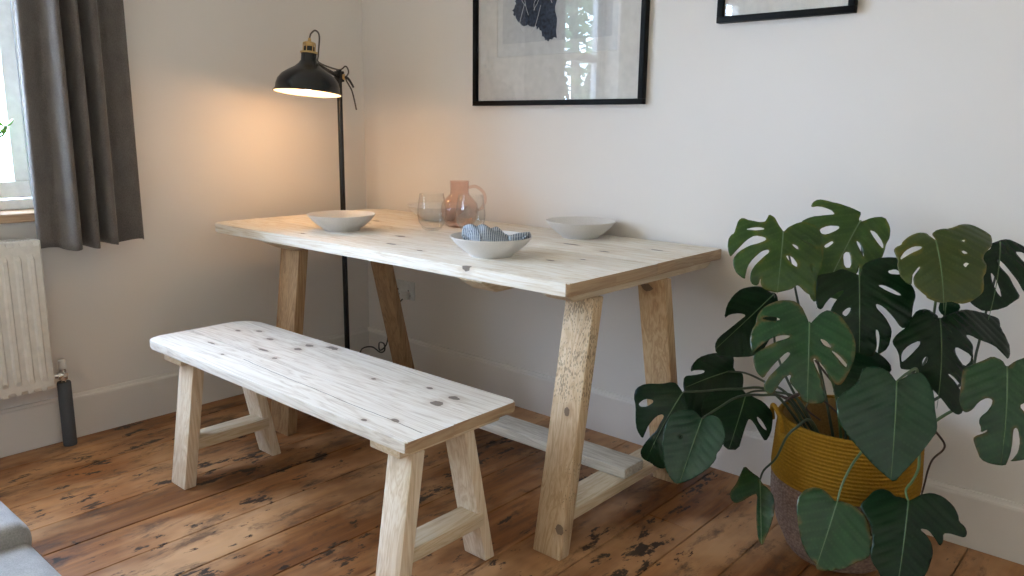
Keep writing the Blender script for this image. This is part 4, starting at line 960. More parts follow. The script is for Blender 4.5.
LEAVES = {"A":{"n":[0.3808,-0.6809,0.6255],"b":[2.2167,-0.4223,0.8863],"u":[-0.8924,-0.4477,0.056],"v":[0.2419,-0.5796,-0.7782],"L":0.1724,"c":[0.12,-1.6,-1.5],"m":"olive","o":[[0.001,-0.0024],[0.0137,-0.0241],[0.025,-0.0444],[0.0378,-0.0514],[0.0424,-0.0368],[0.0468,-0.0254],[0.0632,-0.0242],[0.0841,-0.0287],[0.1031,-0.0359],[0.1129,-0.028],[0.1167,-0.0078],[0.1199,0.0124],[0.1278,0.017],[0.1334,0.0313],[0.1323,0.0548],[0.124,0.0767],[0.1202,0.0742],[0.1058,0.0556],[0.0876,0.0322],[0.0683,0.0185],[0.0436,0.021],[0.039,0.0282],[0.0584,0.0403],[0.082,0.0484],[0.1049,0.0646],[0.1161,0.0821],[0.1129,0.1035],[0.103,0.12],[0.0897,0.1299],[0.0812,0.1336],[0.0813,0.1256],[0.0786,0.1029],[0.0667,0.0811],[0.0485,0.06],[0.0328,0.053],[0.0289,0.0602],[0.043,0.0749],[0.0592,0.0955],[0.0692,0.1148],[0.0697,0.135],[0.0615,0.1462],[0.048,0.1471],[0.0436,0.127],[0.0427,0.1408],[0.0345,0.1516],[0.0179,0.1555],[0.0015,0.1575],[-0.0178,0.1517],[-0.033,0.1463],[-0.0437,0.1353],[-0.052,0.1382],[-0.0655,0.1498],[-0.0802,0.1551],[-0.0921,0.1625],[-0.0914,0.1474],[-0.0888,0.1245],[-0.0895,0.1043],[-0.0959,0.0949],[-0.1001,0.0729],[-0.1005,0.0374],[-0.096,0.0052],[-0.0889,-0.0183],[-0.0761,-0.0314],[-0.0595,-0.0363],[-0.0431,-0.0374],[-0.027,-0.0289],[-0.0113,-0.0166],[-0.0031,-0.0029]],"h":[[[0.0943,0.0004],[0.0743,-0.0062],[0.0489,-0.0079],[0.046,-0.0005],[0.0735,0.0039]],[[-0.0411,0.0103],[-0.0529,0.0047],[-0.0676,0.0135],[-0.0784,0.0244],[-0.0832,0.0355],[-0.0704,0.0259],[-0.0498,0.0211]],[[-0.0223,0.0325],[-0.0345,0.0349],[-0.0435,0.0475],[-0.0332,0.0442]],[[-0.0107,0.0645],[-0.0248,0.0652],[-0.0403,0.0829],[-0.0401,0.0934],[-0.0267,0.0865],[-0.0154,0.0727]],[[-0.0735,0.0802],[-0.0792,0.0813],[-0.0807,0.0977],[-0.0766,0.0964]]]},"B":{"n":[0.2625,-0.7015,0.6626],"b":[2.342,-0.2255,0.9101],"u":[-0.9577,-0.1058,0.2674],"v":[-0.1175,-0.7048,-0.6996],"L":0.2706,"c":[0.1,-1.2,-1.2],"m":"olive","o":[[0.0053,0.0007],[0.0083,-0.0264],[0.0215,-0.0282],[0.0558,-0.03],[0.1013,-0.0303],[0.127,-0.0275],[0.1355,-0.0124],[0.1331,0.0045],[0.1133,-0.0053],[0.082,-0.0039],[0.0637,0.007],[0.0874,0.0181],[0.119,0.0331],[0.1383,0.0571],[0.122,0.1093],[0.0883,0.1624],[0.0488,0.2101],[0.0173,0.2412],[0.0012,0.2301],[-0.0182,0.2155],[-0.0436,0.2136],[-0.0465,0.1871],[-0.0373,0.1457],[-0.0547,0.1441],[-0.0493,0.1156],[-0.0543,0.1388],[-0.0707,0.1508],[-0.0773,0.1092],[-0.0898,0.08],[-0.0874,0.057],[-0.0829,0.0405],[-0.084,0.0171],[-0.0711,-0.0141],[-0.0474,-0.0371],[-0.0213,-0.0216],[-0.0059,-0.0009]],"h":[[[-0.0308,0.0183],[-0.0464,0.0179],[-0.0759,0.0401],[-0.0827,0.0559],[-0.0641,0.0458],[-0.0453,0.0322]],[[-0.0144,0.0587],[-0.025,0.0631],[-0.051,0.094],[-0.0453,0.0924],[-0.024,0.0721]],[[0.0822,0.0628],[0.0671,0.0465],[0.0406,0.0358],[0.0377,0.0456],[0.0592,0.072],[0.0738,0.073]],[[0.0523,0.1032],[0.0392,0.083],[0.0322,0.0869],[0.0434,0.1063]],[[-0.0025,0.1095],[-0.0046,0.0981],[-0.0148,0.0966],[-0.0348,0.1324],[-0.0188,0.137]]]},"C":{"n":[0.3127,-0.824,0.4724],"b":[2.3976,-0.3721,0.7896],"u":[-0.9195,-0.3872,-0.0669],"v":[0.2381,-0.4135,-0.8788],"L":0.1994,"c":[0.15,-1.4,-1.2],"m":"dark","o":[[0.0022,-0.0022],[0.0173,-0.0099],[0.0403,-0.0184],[0.0598,-0.0072],[0.087,-0.0033],[0.0976,0.0008],[0.0996,0.0377],[0.1008,0.0671],[0.0969,0.0837],[0.0872,0.0871],[0.0757,0.0675],[0.0564,0.0466],[0.0352,0.0367],[0.0391,0.0464],[0.0564,0.0674],[0.066,0.0859],[0.0679,0.1001],[0.06,0.128],[0.0444,0.1589],[0.0211,0.1811],[-0.0056,0.1897],[-0.0281,0.1948],[-0.0336,0.1909],[-0.0395,0.1718],[-0.0385,0.1566],[-0.0364,0.1412],[-0.0367,0.1315],[-0.0419,0.1353],[-0.0451,0.1487],[-0.0442,0.1641],[-0.0409,0.1831],[-0.0429,0.1906],[-0.0648,0.1748],[-0.0724,0.1402],[-0.0696,0.1249],[-0.0566,0.1018],[-0.0381,0.0822],[-0.0363,0.0701],[-0.0529,0.078],[-0.0751,0.1012],[-0.0919,0.127],[-0.1048,0.127],[-0.1159,0.1147],[-0.1167,0.0912],[-0.1199,0.0691],[-0.1258,0.0505],[-0.1243,0.0342],[-0.1082,0.008],[-0.0974,-0.0064],[-0.0924,-0.0237],[-0.0896,-0.046],[-0.0841,-0.049],[-0.052,-0.0485],[-0.0291,-0.041],[-0.0099,-0.0301],[-0.0024,-0.0035]],"h":[[[0.0411,0.0957],[0.0296,0.0833],[0.0201,0.081],[0.022,0.0911],[0.0315,0.1034]],[[-0.0639,-0.012],[-0.0809,-0.0167],[-0.0919,-0.0105],[-0.0916,-0.0027],[-0.0692,-0.0042]],[[-0.0405,0.0255],[-0.0536,0.0246],[-0.0757,0.0346],[-0.0948,0.0483],[-0.0866,0.0499],[-0.0608,0.0391]]]},"D":{"n":[0.2625,-0.7015,0.6626],"b":[2.3847,-0.6467,0.7166],"u":[-0.9235,-0.3816,-0.0381],"v":[0.2796,-0.6019,-0.748],"L":0.198,"c":[0.25,-1.3,-1.6],"m":"green","o":[[0.0006,0.0002],[0.0069,-0.0177],[0.0185,-0.0452],[0.0385,-0.0577],[0.0669,-0.0528],[0.0949,-0.0371],[0.1111,-0.0147],[0.1148,0.006],[0.1139,0.0126],[0.1233,0.0292],[0.1261,0.0542],[0.121,0.0791],[0.1153,0.0789],[0.1019,0.0653],[0.0803,0.047],[0.0584,0.0377],[0.039,0.0355],[0.0443,0.0435],[0.0689,0.054],[0.0961,0.0709],[0.1151,0.0847],[0.1172,0.1007],[0.1107,0.1198],[0.1019,0.1301],[0.0933,0.1354],[0.0829,0.1196],[0.0673,0.0974],[0.046,0.0753],[0.0378,0.076],[0.0429,0.0864],[0.0613,0.1079],[0.0798,0.1285],[0.0918,0.1453],[0.0912,0.1583],[0.0808,0.1677],[0.07,0.1642],[0.0598,0.1452],[0.0485,0.1282],[0.0345,0.1212],[0.0393,0.1377],[0.024,0.1515],[0.0155,0.1608],[0.0096,0.1728],[-0.012,0.1762],[-0.0356,0.173],[-0.0348,0.1529],[-0.0259,0.122],[-0.0118,0.0952],[-0.0098,0.0829],[-0.0195,0.0867],[-0.0387,0.1111],[-0.0497,0.1294],[-0.0589,0.1379],[-0.0682,0.1364],[-0.0781,0.1203],[-0.088,0.0984],[-0.0944,0.076],[-0.0952,0.0471],[-0.0884,0.0232],[-0.0768,0.0014],[-0.061,-0.0217],[-0.0395,-0.0344],[-0.0232,-0.0255],[-0.0097,-0.0083],[-0.0027,0.0007]],"h":[[[0.1048,-0.0004],[0.0937,-0.0065],[0.0768,-0.0077],[0.0597,-0.0011],[0.0791,0.0054]],[[-0.0212,0.0381],[-0.0346,0.0429],[-0.0481,0.0606],[-0.0321,0.0549]],[[-0.0429,0.0636],[-0.0615,0.0747],[-0.0801,0.0962],[-0.0777,0.1017],[-0.0644,0.0886]]]},"E":{"n":[0.371,-0.593,0.7147],"b":[2.5679,-0.4111,0.8979],"u":[-0.8303,-0.5564,-0.0307],"v":[0.4159,-0.582,-0.6988],"L":0.1695,"c":[0.1,-1.6,-2.0],"m":"bronze","o":[[0.0001,-0.0033],[0.0095,-0.0146],[0.0144,-0.025],[0.0304,-0.0266],[0.0542,-0.0155],[0.0714,0.0004],[0.0731,0.0064],[0.0873,0.0126],[0.0927,0.021],[0.0905,0.0344],[0.0871,0.0475],[0.0902,0.0593],[0.0884,0.0826],[0.0784,0.0981],[0.0655,0.1078],[0.0616,0.0883],[0.062,0.0846],[0.0463,0.0663],[0.0451,0.071],[0.0595,0.0877],[0.0612,0.0956],[0.0602,0.1063],[0.0473,0.1205],[0.0372,0.1274],[0.034,0.134],[0.0168,0.1404],[0.0028,0.1434],[-0.0147,0.1385],[-0.0319,0.1432],[-0.0424,0.1439],[-0.0567,0.1392],[-0.0791,0.1245],[-0.0872,0.1136],[-0.0885,0.0996],[-0.0882,0.0853],[-0.0949,0.0771],[-0.0998,0.0573],[-0.0942,0.046],[-0.0992,0.0307],[-0.117,0.012],[-0.1258,0.0008],[-0.1348,-0.0292],[-0.123,-0.0424],[-0.1034,-0.055],[-0.0812,-0.0587],[-0.0596,-0.05],[-0.0418,-0.0398],[-0.0118,-0.0357],[0.0041,-0.0224],[-0.0015,-0.0042]],"h":[[[0.0819,0.0418],[0.0683,0.0237],[0.0492,0.0137],[0.0319,0.0165],[0.0366,0.0231],[0.0555,0.0312],[0.0745,0.0425],[0.0812,0.0469]],[[-0.0479,0.06],[-0.0557,0.0557],[-0.0624,0.0592],[-0.0522,0.0676]],[[-0.056,-0.0017],[-0.064,-0.0047],[-0.0619,0.0012]],[[-0.0489,0.0283],[-0.0555,0.0258],[-0.0633,0.0326],[-0.0537,0.0353]]]},"F":{"n":[0.5819,-0.5238,0.6221],"b":[2.6561,-0.1765,0.8808],"u":[-0.7859,-0.559,0.2644],"v":[0.2093,-0.6427,-0.737],"L":0.212,"c":[0.1,-1.5,-1.2],"m":"dark","o":[[0.0197,0.0244],[0.0296,0.0221],[0.02,0.0101],[-0.0102,-0.0135],[-0.0302,-0.0182],[-0.0605,-0.0102],[-0.1044,0.0002],[-0.128,0.0234],[-0.104,0.0235],[-0.06,0.0078],[-0.0364,0.0138],[-0.0604,0.0361],[-0.1054,0.0585],[-0.1264,0.0884],[-0.1021,0.1185],[-0.0681,0.1115],[-0.0498,0.0928],[-0.0167,0.0593],[0.0036,0.0482],[0.0053,0.0582],[-0.0239,0.0833],[-0.0479,0.1134],[-0.0629,0.1255],[-0.0443,0.1459],[-0.0308,0.1616],[0.0119,0.1828],[0.0451,0.176],[0.0747,0.1484],[0.0856,0.1145],[0.0683,0.0773],[0.0473,0.0528]],"h":[[[0.0169,0.0882],[0.0088,0.0933],[-0.01,0.12],[-0.019,0.1415],[-0.0049,0.1312],[0.0113,0.1091]]]},"G":{"n":[0.6366,-0.5056,0.5823],"b":[2.5768,-0.3212,0.7014],"u":[-0.7091,-0.6807,0.1842],"v":[0.3032,-0.5302,-0.7918],"L":0.2293,"c":[-0.05,-0.8,-1.0],"m":"dark","o":[[0.002,-0.0009],[0.0054,-0.0083],[0.0286,-0.0221],[0.0536,-0.0137],[0.0671,0.0059],[0.0803,0.0334],[0.1034,0.0537],[0.1139,0.0704],[0.1115,0.0824],[0.1031,0.0935],[0.0977,0.1088],[0.0942,0.1355],[0.082,0.138],[0.0634,0.135],[0.0542,0.1289],[0.0535,0.1383],[0.0472,0.1451],[0.0338,0.1622],[0.0125,0.1741],[-0.011,0.1924],[-0.0362,0.2099],[-0.0561,0.2178],[-0.0696,0.2101],[-0.0676,0.1891],[-0.0617,0.1754],[-0.0521,0.1586],[-0.0381,0.1444],[-0.0206,0.1337],[-0.0222,0.1303],[-0.0375,0.1369],[-0.054,0.1507],[-0.0637,0.1448],[-0.0815,0.1256],[-0.0879,0.1045],[-0.0877,0.0765],[-0.0855,0.0689],[-0.0884,0.0579],[-0.0868,0.0437],[-0.0686,0.0263],[-0.0837,0.0233],[-0.1135,0.0303],[-0.1573,0.0286],[-0.1905,0.0442],[-0.2057,0.0522],[-0.2164,0.0274],[-0.2152,0.0058],[-0.1913,-0.0269],[-0.1935,-0.0559],[-0.1874,-0.0561],[-0.1176,-0.0517],[-0.0745,-0.0436],[-0.0319,-0.0209],[-0.0034,-0.0024]],"h":[[[0.0926,0.1199],[0.0936,0.0985],[0.0772,0.0786],[0.0522,0.0644],[0.0522,0.0754],[0.0692,0.0976],[0.0889,0.1195]],[[0.0448,0.1257],[0.0448,0.1101],[0.0362,0.0991],[0.0302,0.1022],[0.0355,0.1166]],[[-0.0355,0.0662],[-0.0472,0.0636],[-0.0828,0.0749],[-0.0802,0.0904],[-0.0636,0.1061],[-0.0422,0.087]]]},"H":{"n":[0.3425,-0.7818,0.521],"b":[2.5826,-0.6614,0.6255],"u":[-0.9192,-0.3936,0.0136],"v":[0.1944,-0.4835,-0.8535],"L":0.2104,"c":[0.25,-0.7,-0.8],"m":"blue","o":[[0.0007,-0.0007],[0.0135,-0.0182],[0.027,-0.026],[0.047,-0.0271],[0.0668,-0.0205],[0.0704,-0.0088],[0.0725,0.0043],[0.0848,0.0243],[0.0976,0.0342],[0.1132,0.05],[0.1166,0.0646],[0.1122,0.0918],[0.1027,0.111],[0.0848,0.1319],[0.0637,0.1519],[0.0356,0.1771],[0.0082,0.1955],[-0.0067,0.205],[-0.0204,0.1849],[-0.0437,0.1525],[-0.0654,0.1171],[-0.0762,0.096],[-0.0771,0.0825],[-0.0716,0.0527],[-0.0693,0.0183],[-0.0583,-0.009],[-0.0459,-0.0242],[-0.0337,-0.0232],[-0.0184,-0.0147],[-0.0018,-0.0017]],"h":[]},"I":{"n":[0.4521,-0.6808,0.5763],"b":[2.7495,-0.4816,0.6529],"u":[-0.8661,-0.4895,0.1011],"v":[0.2132,-0.5449,-0.8109],"L":0.2133,"c":[0.15,-1.3,-1.0],"m":"green","o":[[0.001,-0.0006],[0.0088,-0.0143],[0.0288,-0.02],[0.046,-0.0071],[0.0594,0.001],[0.0823,0.0143],[0.0886,0.0264],[0.0899,0.045],[0.0913,0.0669],[0.092,0.0847],[0.088,0.1016],[0.0816,0.1116],[0.0752,0.1116],[0.066,0.1049],[0.0543,0.0856],[0.0385,0.0739],[0.0269,0.0753],[0.0279,0.0877],[0.0368,0.1032],[0.049,0.1157],[0.0514,0.1264],[0.0453,0.1388],[0.0454,0.1472],[0.0323,0.1381],[0.0334,0.1433],[0.0457,0.1506],[0.0519,0.1534],[0.0591,0.1613],[0.0524,0.1766],[0.0393,0.2005],[0.0189,0.2048],[-0.0098,0.2028],[-0.0124,0.1943],[-0.0158,0.1774],[-0.016,0.1577],[-0.0156,0.1311],[-0.0199,0.1253],[-0.0249,0.1296],[-0.03,0.152],[-0.03,0.1718],[-0.0231,0.186],[-0.0163,0.1936],[-0.0418,0.1861],[-0.0631,0.1745],[-0.0787,0.14],[-0.0648,0.1105],[-0.0373,0.0949],[-0.0235,0.0806],[-0.0363,0.0702],[-0.071,0.0765],[-0.0902,0.0475],[-0.0913,0.0016],[-0.0691,-0.028],[-0.0379,-0.0293],[-0.0161,-0.0164],[-0.003,-0.0028]],"h":[]},"J":{"n":[0.3846,-0.7574,0.5276],"b":[2.4711,-0.6038,0.2968],"u":[-0.923,-0.3106,0.2269],"v":[-0.008,-0.5743,-0.8186],"L":0.1663,"c":[0.22,-1.0,-0.8],"m":"green","o":[[0.0013,0.0001],[0.0055,0.0043],[0.019,-0.0055],[0.0406,-0.0128],[0.0588,-0.0083],[0.0747,0.0037],[0.0836,0.0259],[0.081,0.0493],[0.0686,0.0804],[0.0454,0.1223],[0.0228,0.1441],[0.0032,0.1513],[-0.0023,0.1646],[-0.0262,0.1563],[-0.054,0.1406],[-0.0753,0.1161],[-0.0924,0.1011],[-0.0974,0.0816],[-0.094,0.0597],[-0.0794,0.0306],[-0.0629,0.0097],[-0.0421,0.0],[-0.0194,-0.003],[-0.0034,-0.0006]],"h":[]},"K":{"n":[0.3808,-0.6809,0.6255],"b":[2.6089,-0.5574,0.3252],"u":[-0.9099,-0.3963,0.1225],"v":[0.1645,-0.6159,-0.7705],"L":0.2048,"c":[-0.1,-1.0,-0.8],"m":"dark","o":[[0.0018,-0.0018],[0.0055,-0.004],[0.0176,-0.0055],[0.0276,-0.0031],[0.0388,-0.0142],[0.0559,-0.0163],[0.0721,-0.0069],[0.0808,0.0087],[0.0941,0.027],[0.0946,0.0386],[0.0793,0.0545],[0.0665,0.0778],[0.0603,0.1057],[0.0628,0.1315],[0.0571,0.148],[0.0415,0.1636],[0.0349,0.1742],[0.02,0.1946],[-0.0079,0.2007],[-0.0323,0.18],[-0.0494,0.1541],[-0.0572,0.1343],[-0.0614,0.1119],[-0.0628,0.0938],[-0.0573,0.0775],[-0.045,0.0632],[-0.0317,0.0562],[-0.0331,0.0521],[-0.0474,0.0514],[-0.0632,0.0648],[-0.0756,0.079],[-0.0815,0.0663],[-0.0798,0.0486],[-0.0941,0.0439],[-0.109,0.0445],[-0.1278,0.043],[-0.1318,0.0313],[-0.1259,0.0184],[-0.1121,0.0119],[-0.1093,-0.0023],[-0.097,-0.0211],[-0.0739,-0.0328],[-0.0479,-0.0342],[-0.0268,-0.0237],[-0.0083,-0.0066],[-0.0017,-0.002]],"h":[]},"L":{"n":[0.3704,-0.7362,0.5665],"b":[2.1274,-0.6274,0.4155],"u":[-0.9288,-0.3013,0.2158],"v":[0.0118,-0.6061,-0.7953],"L":0.1781,"c":[0.4,-0.8,-0.8],"m":"blue","o":[[0.0014,0.001],[0.0128,-0.0092],[0.0315,-0.0124],[0.0536,0.0004],[0.073,0.0209],[0.0786,0.0487],[0.0753,0.0742],[0.0699,0.0984],[0.0608,0.1207],[0.049,0.1458],[0.0318,0.1639],[0.0098,0.1771],[-0.0052,0.1699],[-0.0283,0.1492],[-0.0524,0.1199],[-0.0655,0.0899],[-0.0622,0.0736],[-0.0671,0.0633],[-0.0713,0.0311],[-0.0615,0.0072],[-0.0419,-0.0142],[-0.0233,-0.0187],[-0.0048,-0.0093]],"h":[[[0.04,0.065],[0.0361,0.061],[0.0314,0.0643],[0.0349,0.0694]]]},"M":{"n":[0.2267,-0.7996,0.5561],"b":[2.0166,-0.5289,0.4357],"u":[-0.9486,-0.0517,0.3123],"v":[-0.221,-0.5982,-0.7702],"L":0.1956,"c":[0.1,-1.2,-1.4],"m":"dark","o":[[0.0017,-0.0001],[0.0279,-0.0119],[0.0417,-0.0081],[0.063,0.01],[0.1051,0.033],[0.122,0.0569],[0.1149,0.0799],[0.0944,0.1005],[0.0774,0.1321],[0.0608,0.153],[0.0342,0.1657],[0.0352,0.1486],[0.0373,0.1251],[0.0287,0.0925],[0.0168,0.0805],[0.0094,0.0838],[0.0107,0.1048],[0.0103,0.1245],[0.0185,0.149],[0.0252,0.1772],[0.026,0.1969],[0.0141,0.2093],[-0.0174,0.2059],[-0.0297,0.2085],[-0.0494,0.2044],[-0.0629,0.1893],[-0.0674,0.158],[-0.059,0.1144],[-0.0486,0.0603],[-0.034,0.0273]],"h":[[[0.0926,0.0892],[0.082,0.069],[0.0615,0.0609],[0.0554,0.0664],[0.0662,0.0854],[0.0834,0.0947]]]},"N":{"n":[0.4048,-0.6283,0.6643],"b":[2.0591,-0.3495,0.4621],"u":[-0.6474,0.3162,0.6935],"v":[-0.6458,-0.7108,-0.2788],"L":0.1332,"c":[-0.2,-1.2,-1.4],"m":"dark","o":[[-0.0003,-0.0161],[0.0356,-0.0355],[0.0548,-0.0371],[0.0675,-0.0171],[0.0771,0.0196],[0.0768,0.0556],[0.0603,0.0831],[0.0406,0.0955],[0.041,0.0814],[0.0269,0.0575],[0.0196,0.0657],[0.0265,0.0925],[0.0358,0.116],[0.01,0.13],[-0.0097,0.1343],[-0.0188,0.1474],[-0.0365,0.1515],[-0.0684,0.1436],[-0.0947,0.124],[-0.0966,0.0956],[-0.0789,0.0697],[-0.0618,0.0239],[-0.0603,-0.0193],[-0.0354,-0.033],[-0.0144,-0.0381]],"h":[]},"O":{"n":[0.5088,-0.5931,0.624],"b":[2.139,-0.3979,0.4259],"u":[-0.8546,-0.4354,0.283],"v":[0.1039,-0.6772,-0.7284],"L":0.1697,"c":[0.1,-1.0,-0.8],"m":"dark","o":[[0.0012,-0.0027],[0.0103,-0.0105],[0.0368,-0.0025],[0.0696,0.0158],[0.0952,0.0409],[0.1067,0.0651],[0.1027,0.0933],[0.0778,0.1134],[0.0571,0.12],[0.0337,0.1346],[0.0097,0.1647],[-0.0239,0.1553],[-0.0229,0.1082],[-0.0235,0.0792],[-0.0259,0.0637],[-0.0388,0.0685],[-0.0642,0.0922],[-0.0853,0.1083],[-0.0913,0.0812],[-0.0871,0.044],[-0.0799,0.0221],[-0.0495,0.0041],[-0.0206,0.0001],[-0.0031,-0.0044]],"h":[[[-0.0429,0.0497],[-0.0585,0.0558],[-0.0811,0.0782],[-0.0688,0.076],[-0.0513,0.0636]]]},"P":{"n":[0.6576,-0.5285,0.5368],"b":[2.1191,-0.212,0.677],"u":[-0.7139,-0.2098,0.668],"v":[-0.2404,-0.8226,-0.5153],"L":0.2536,"c":[-0.05,-1.0,-0.8],"m":"dark","o":[[-0.0005,-0.008],[0.0125,0.0038],[0.0357,0.0065],[0.0557,0.0276],[0.0741,0.0569],[0.0763,0.0897],[0.0685,0.1258],[0.0453,0.1605],[0.0434,0.1397],[0.0272,0.1171],[0.0101,0.1081],[0.0126,0.1323],[0.0147,0.1693],[0.018,0.2099],[0.0096,0.2312],[-0.0095,0.2443],[-0.0318,0.2306],[-0.0509,0.2166],[-0.0872,0.1725],[-0.0929,0.1384],[-0.0819,0.0948],[-0.0646,0.057],[-0.0409,0.0254],[-0.0166,0.0004]],"h":[]},"Q":{"n":[0.4048,-0.6283,0.6643],"b":[2.2498,-0.5245,0.2514],"u":[-0.8476,-0.5304,0.0149],"v":[0.343,-0.5691,-0.7473],"L":0.1738,"c":[0.8,-1.0,-0.3],"m":"green","o":[[0.0007,-0.0066],[0.0217,-0.0166],[0.0408,-0.0281],[0.0519,-0.0034],[0.0638,0.0262],[0.0821,0.0526],[0.0799,0.071],[0.0666,0.0787],[0.0462,0.066],[0.0231,0.045],[0.0073,0.0372],[0.0103,0.0718],[0.0119,0.1138],[0.0073,0.1536],[-0.0027,0.1684],[-0.0128,0.1423],[-0.0245,0.1116],[-0.0319,0.0789],[-0.0316,0.0453],[-0.0192,0.023],[-0.0047,0.0098]],"h":[]},"R":{"n":[0.324,-0.6844,0.6532],"b":[2.5593,-0.1955,0.7219],"u":[-0.9295,-0.3588,0.0851],"v":[0.1761,-0.6347,-0.7524],"L":0.0438,"c":[0.1,-1.0,-1.0],"m":"blue","o":[[0.0001,-0.0029],[0.0135,0.0057],[0.0168,0.0266],[0.0065,0.0413],[-0.0115,0.0407],[-0.0287,0.0293],[-0.0343,0.0083],[-0.0225,-0.0041]],"h":[]},"S":{"n":[0.4832,-0.5648,0.669],"b":[2.4713,-0.3813,0.5682],"u":[-0.7926,0.0424,0.6083],"v":[-0.3719,-0.8242,-0.4271],"L":0.1324,"c":[-0.1,-1.0,-1.0],"m":"dark","o":[[-0.0179,-0.0278],[0.0174,-0.0345],[0.0531,-0.0257],[0.0854,0.0009],[0.0814,0.0301],[0.0512,0.0536],[0.0378,0.0937],[0.0268,0.1296],[0.0034,0.1335],[-0.0098,0.1088],[-0.012,0.0729],[-0.019,0.0369],[-0.0268,0.0067]],"h":[]}}
PETIOLES = {"A":[[2.2162,-0.423,0.8855],[2.2014,-0.3238,0.7995],[2.2259,-0.2862,0.6594],[2.2935,-0.2834,0.5022],[2.3647,-0.2985,0.3671]],"B":[[2.342,-0.2255,0.9101],[2.3399,-0.1823,0.8267],[2.3491,-0.1856,0.6345],[2.3695,-0.2512,0.4265],[2.3787,-0.2898,0.3542]],"C":[[2.3976,-0.3721,0.7896],[2.3883,-0.3317,0.7688],[2.388,-0.2738,0.6837],[2.3884,-0.2386,0.5125],[2.3868,-0.2827,0.3543]],"D":[[2.3847,-0.6467,0.7166],[2.3696,-0.5987,0.6923],[2.353,-0.4987,0.6153],[2.3668,-0.3731,0.4847],[2.3847,-0.3096,0.3616]],"E":[[2.5679,-0.4111,0.8979],[2.5471,-0.2717,0.8297],[2.5392,-0.2326,0.6494],[2.4845,-0.2644,0.458],[2.4128,-0.2851,0.362]],"F":[[2.6565,-0.1768,0.8784],[2.651,-0.1337,0.8055],[2.6385,-0.139,0.6759],[2.6321,-0.1392,0.5959],[2.6198,-0.1576,0.5173],[2.537,-0.2253,0.4334],[2.4383,-0.2878,0.3698]],"G":[[2.5768,-0.3212,0.7014],[2.5586,-0.2768,0.674],[2.5248,-0.2721,0.5497],[2.4607,-0.2956,0.4194],[2.4035,-0.2946,0.3567]],"H":[[2.5826,-0.6614,0.6255],[2.5849,-0.6042,0.6296],[2.5821,-0.5024,0.6147],[2.5402,-0.3388,0.5039],[2.4643,-0.2993,0.3939],[2.4146,-0.287,0.349]],"I":[[2.7495,-0.4816,0.6529],[2.7438,-0.4623,0.6428],[2.7194,-0.3628,0.5888],[2.6765,-0.2847,0.5152],[2.5938,-0.2692,0.4385],[2.4635,-0.2909,0.3775]],"J":[[2.4711,-0.6038,0.2968],[2.4708,-0.5821,0.3279],[2.4789,-0.5501,0.37],[2.4919,-0.5019,0.4064],[2.4855,-0.4096,0.4181],[2.4473,-0.3189,0.3758]],"K":[[2.6089,-0.5574,0.3252],[2.5992,-0.5469,0.3449],[2.6056,-0.5229,0.363],[2.6066,-0.4881,0.3884],[2.5841,-0.4425,0.4295],[2.5173,-0.3752,0.4429],[2.4431,-0.3073,0.3823]],"L":[[2.1274,-0.6274,0.4155],[2.1537,-0.5839,0.4415],[2.1767,-0.5316,0.4606],[2.2112,-0.4748,0.4598],[2.2658,-0.4066,0.4361],[2.339,-0.3426,0.3869]],"M":[[2.0166,-0.5289,0.4357],[2.0659,-0.4977,0.4423],[2.1266,-0.4431,0.4487],[2.2142,-0.3828,0.44],[2.3318,-0.3223,0.385]],"N":[[2.0591,-0.3495,0.4621],[2.1004,-0.3272,0.4615],[2.1584,-0.3213,0.4465],[2.2316,-0.3191,0.4193],[2.3363,-0.2946,0.3728]],"O":[[2.139,-0.3979,0.4259],[2.1586,-0.3786,0.4343],[2.2022,-0.3538,0.4355],[2.2648,-0.3316,0.4162],[2.3402,-0.3052,0.3711]],"P":[[2.1191,-0.212,0.677],[2.1337,-0.2283,0.6199],[2.1576,-0.2597,0.5268],[2.2341,-0.2901,0.4183],[2.348,-0.2873,0.3623]],"Q":[[2.2498,-0.5245,0.2514],[2.2579,-0.5234,0.28],[2.2841,-0.5171,0.3188],[2.3068,-0.5212,0.3807],[2.3257,-0.5105,0.4094],[2.3504,-0.4723,0.4211],[2.3782,-0.378,0.3798]],"R":[[2.5593,-0.1955,0.7219],[2.5468,-0.1616,0.6375],[2.5077,-0.2245,0.4807],[2.4383,-0.2878,0.3698]],"S":[[2.4713,-0.3813,0.5682],[2.4597,-0.3392,0.5113],[2.4295,-0.3193,0.4316],[2.4028,-0.2939,0.3619]]}
AERIAL_ROOTS = [[[2.5934,-0.2914,0.4077],[2.6102,-0.2715,0.3772],[2.6108,-0.2756,0.3599],[2.593,-0.2848,0.3335],[2.5853,-0.2865,0.302],[2.5838,-0.2958,0.2721],[2.5815,-0.3079,0.2347]],[[2.2184,-0.4283,0.4581],[2.275,-0.4336,0.4564],[2.3219,-0.4391,0.4853],[2.3485,-0.3848,0.4507],[2.379,-0.3076,0.3876]],[[2.2667,-0.4437,0.446],[2.2979,-0.4488,0.4766],[2.3385,-0.454,0.477],[2.3238,-0.4483,0.4451],[2.3355,-0.3708,0.3939]],[[2.5934,-0.2914,0.4077],[2.5733,-0.3018,0.3839],[2.5279,-0.3111,0.3955],[2.4759,-0.2926,0.3814]],[[2.2965,-0.3374,0.5429],[2.3523,-0.3317,0.4848],[2.3906,-0.3213,0.4499],[2.4166,-0.3033,0.3823]]]

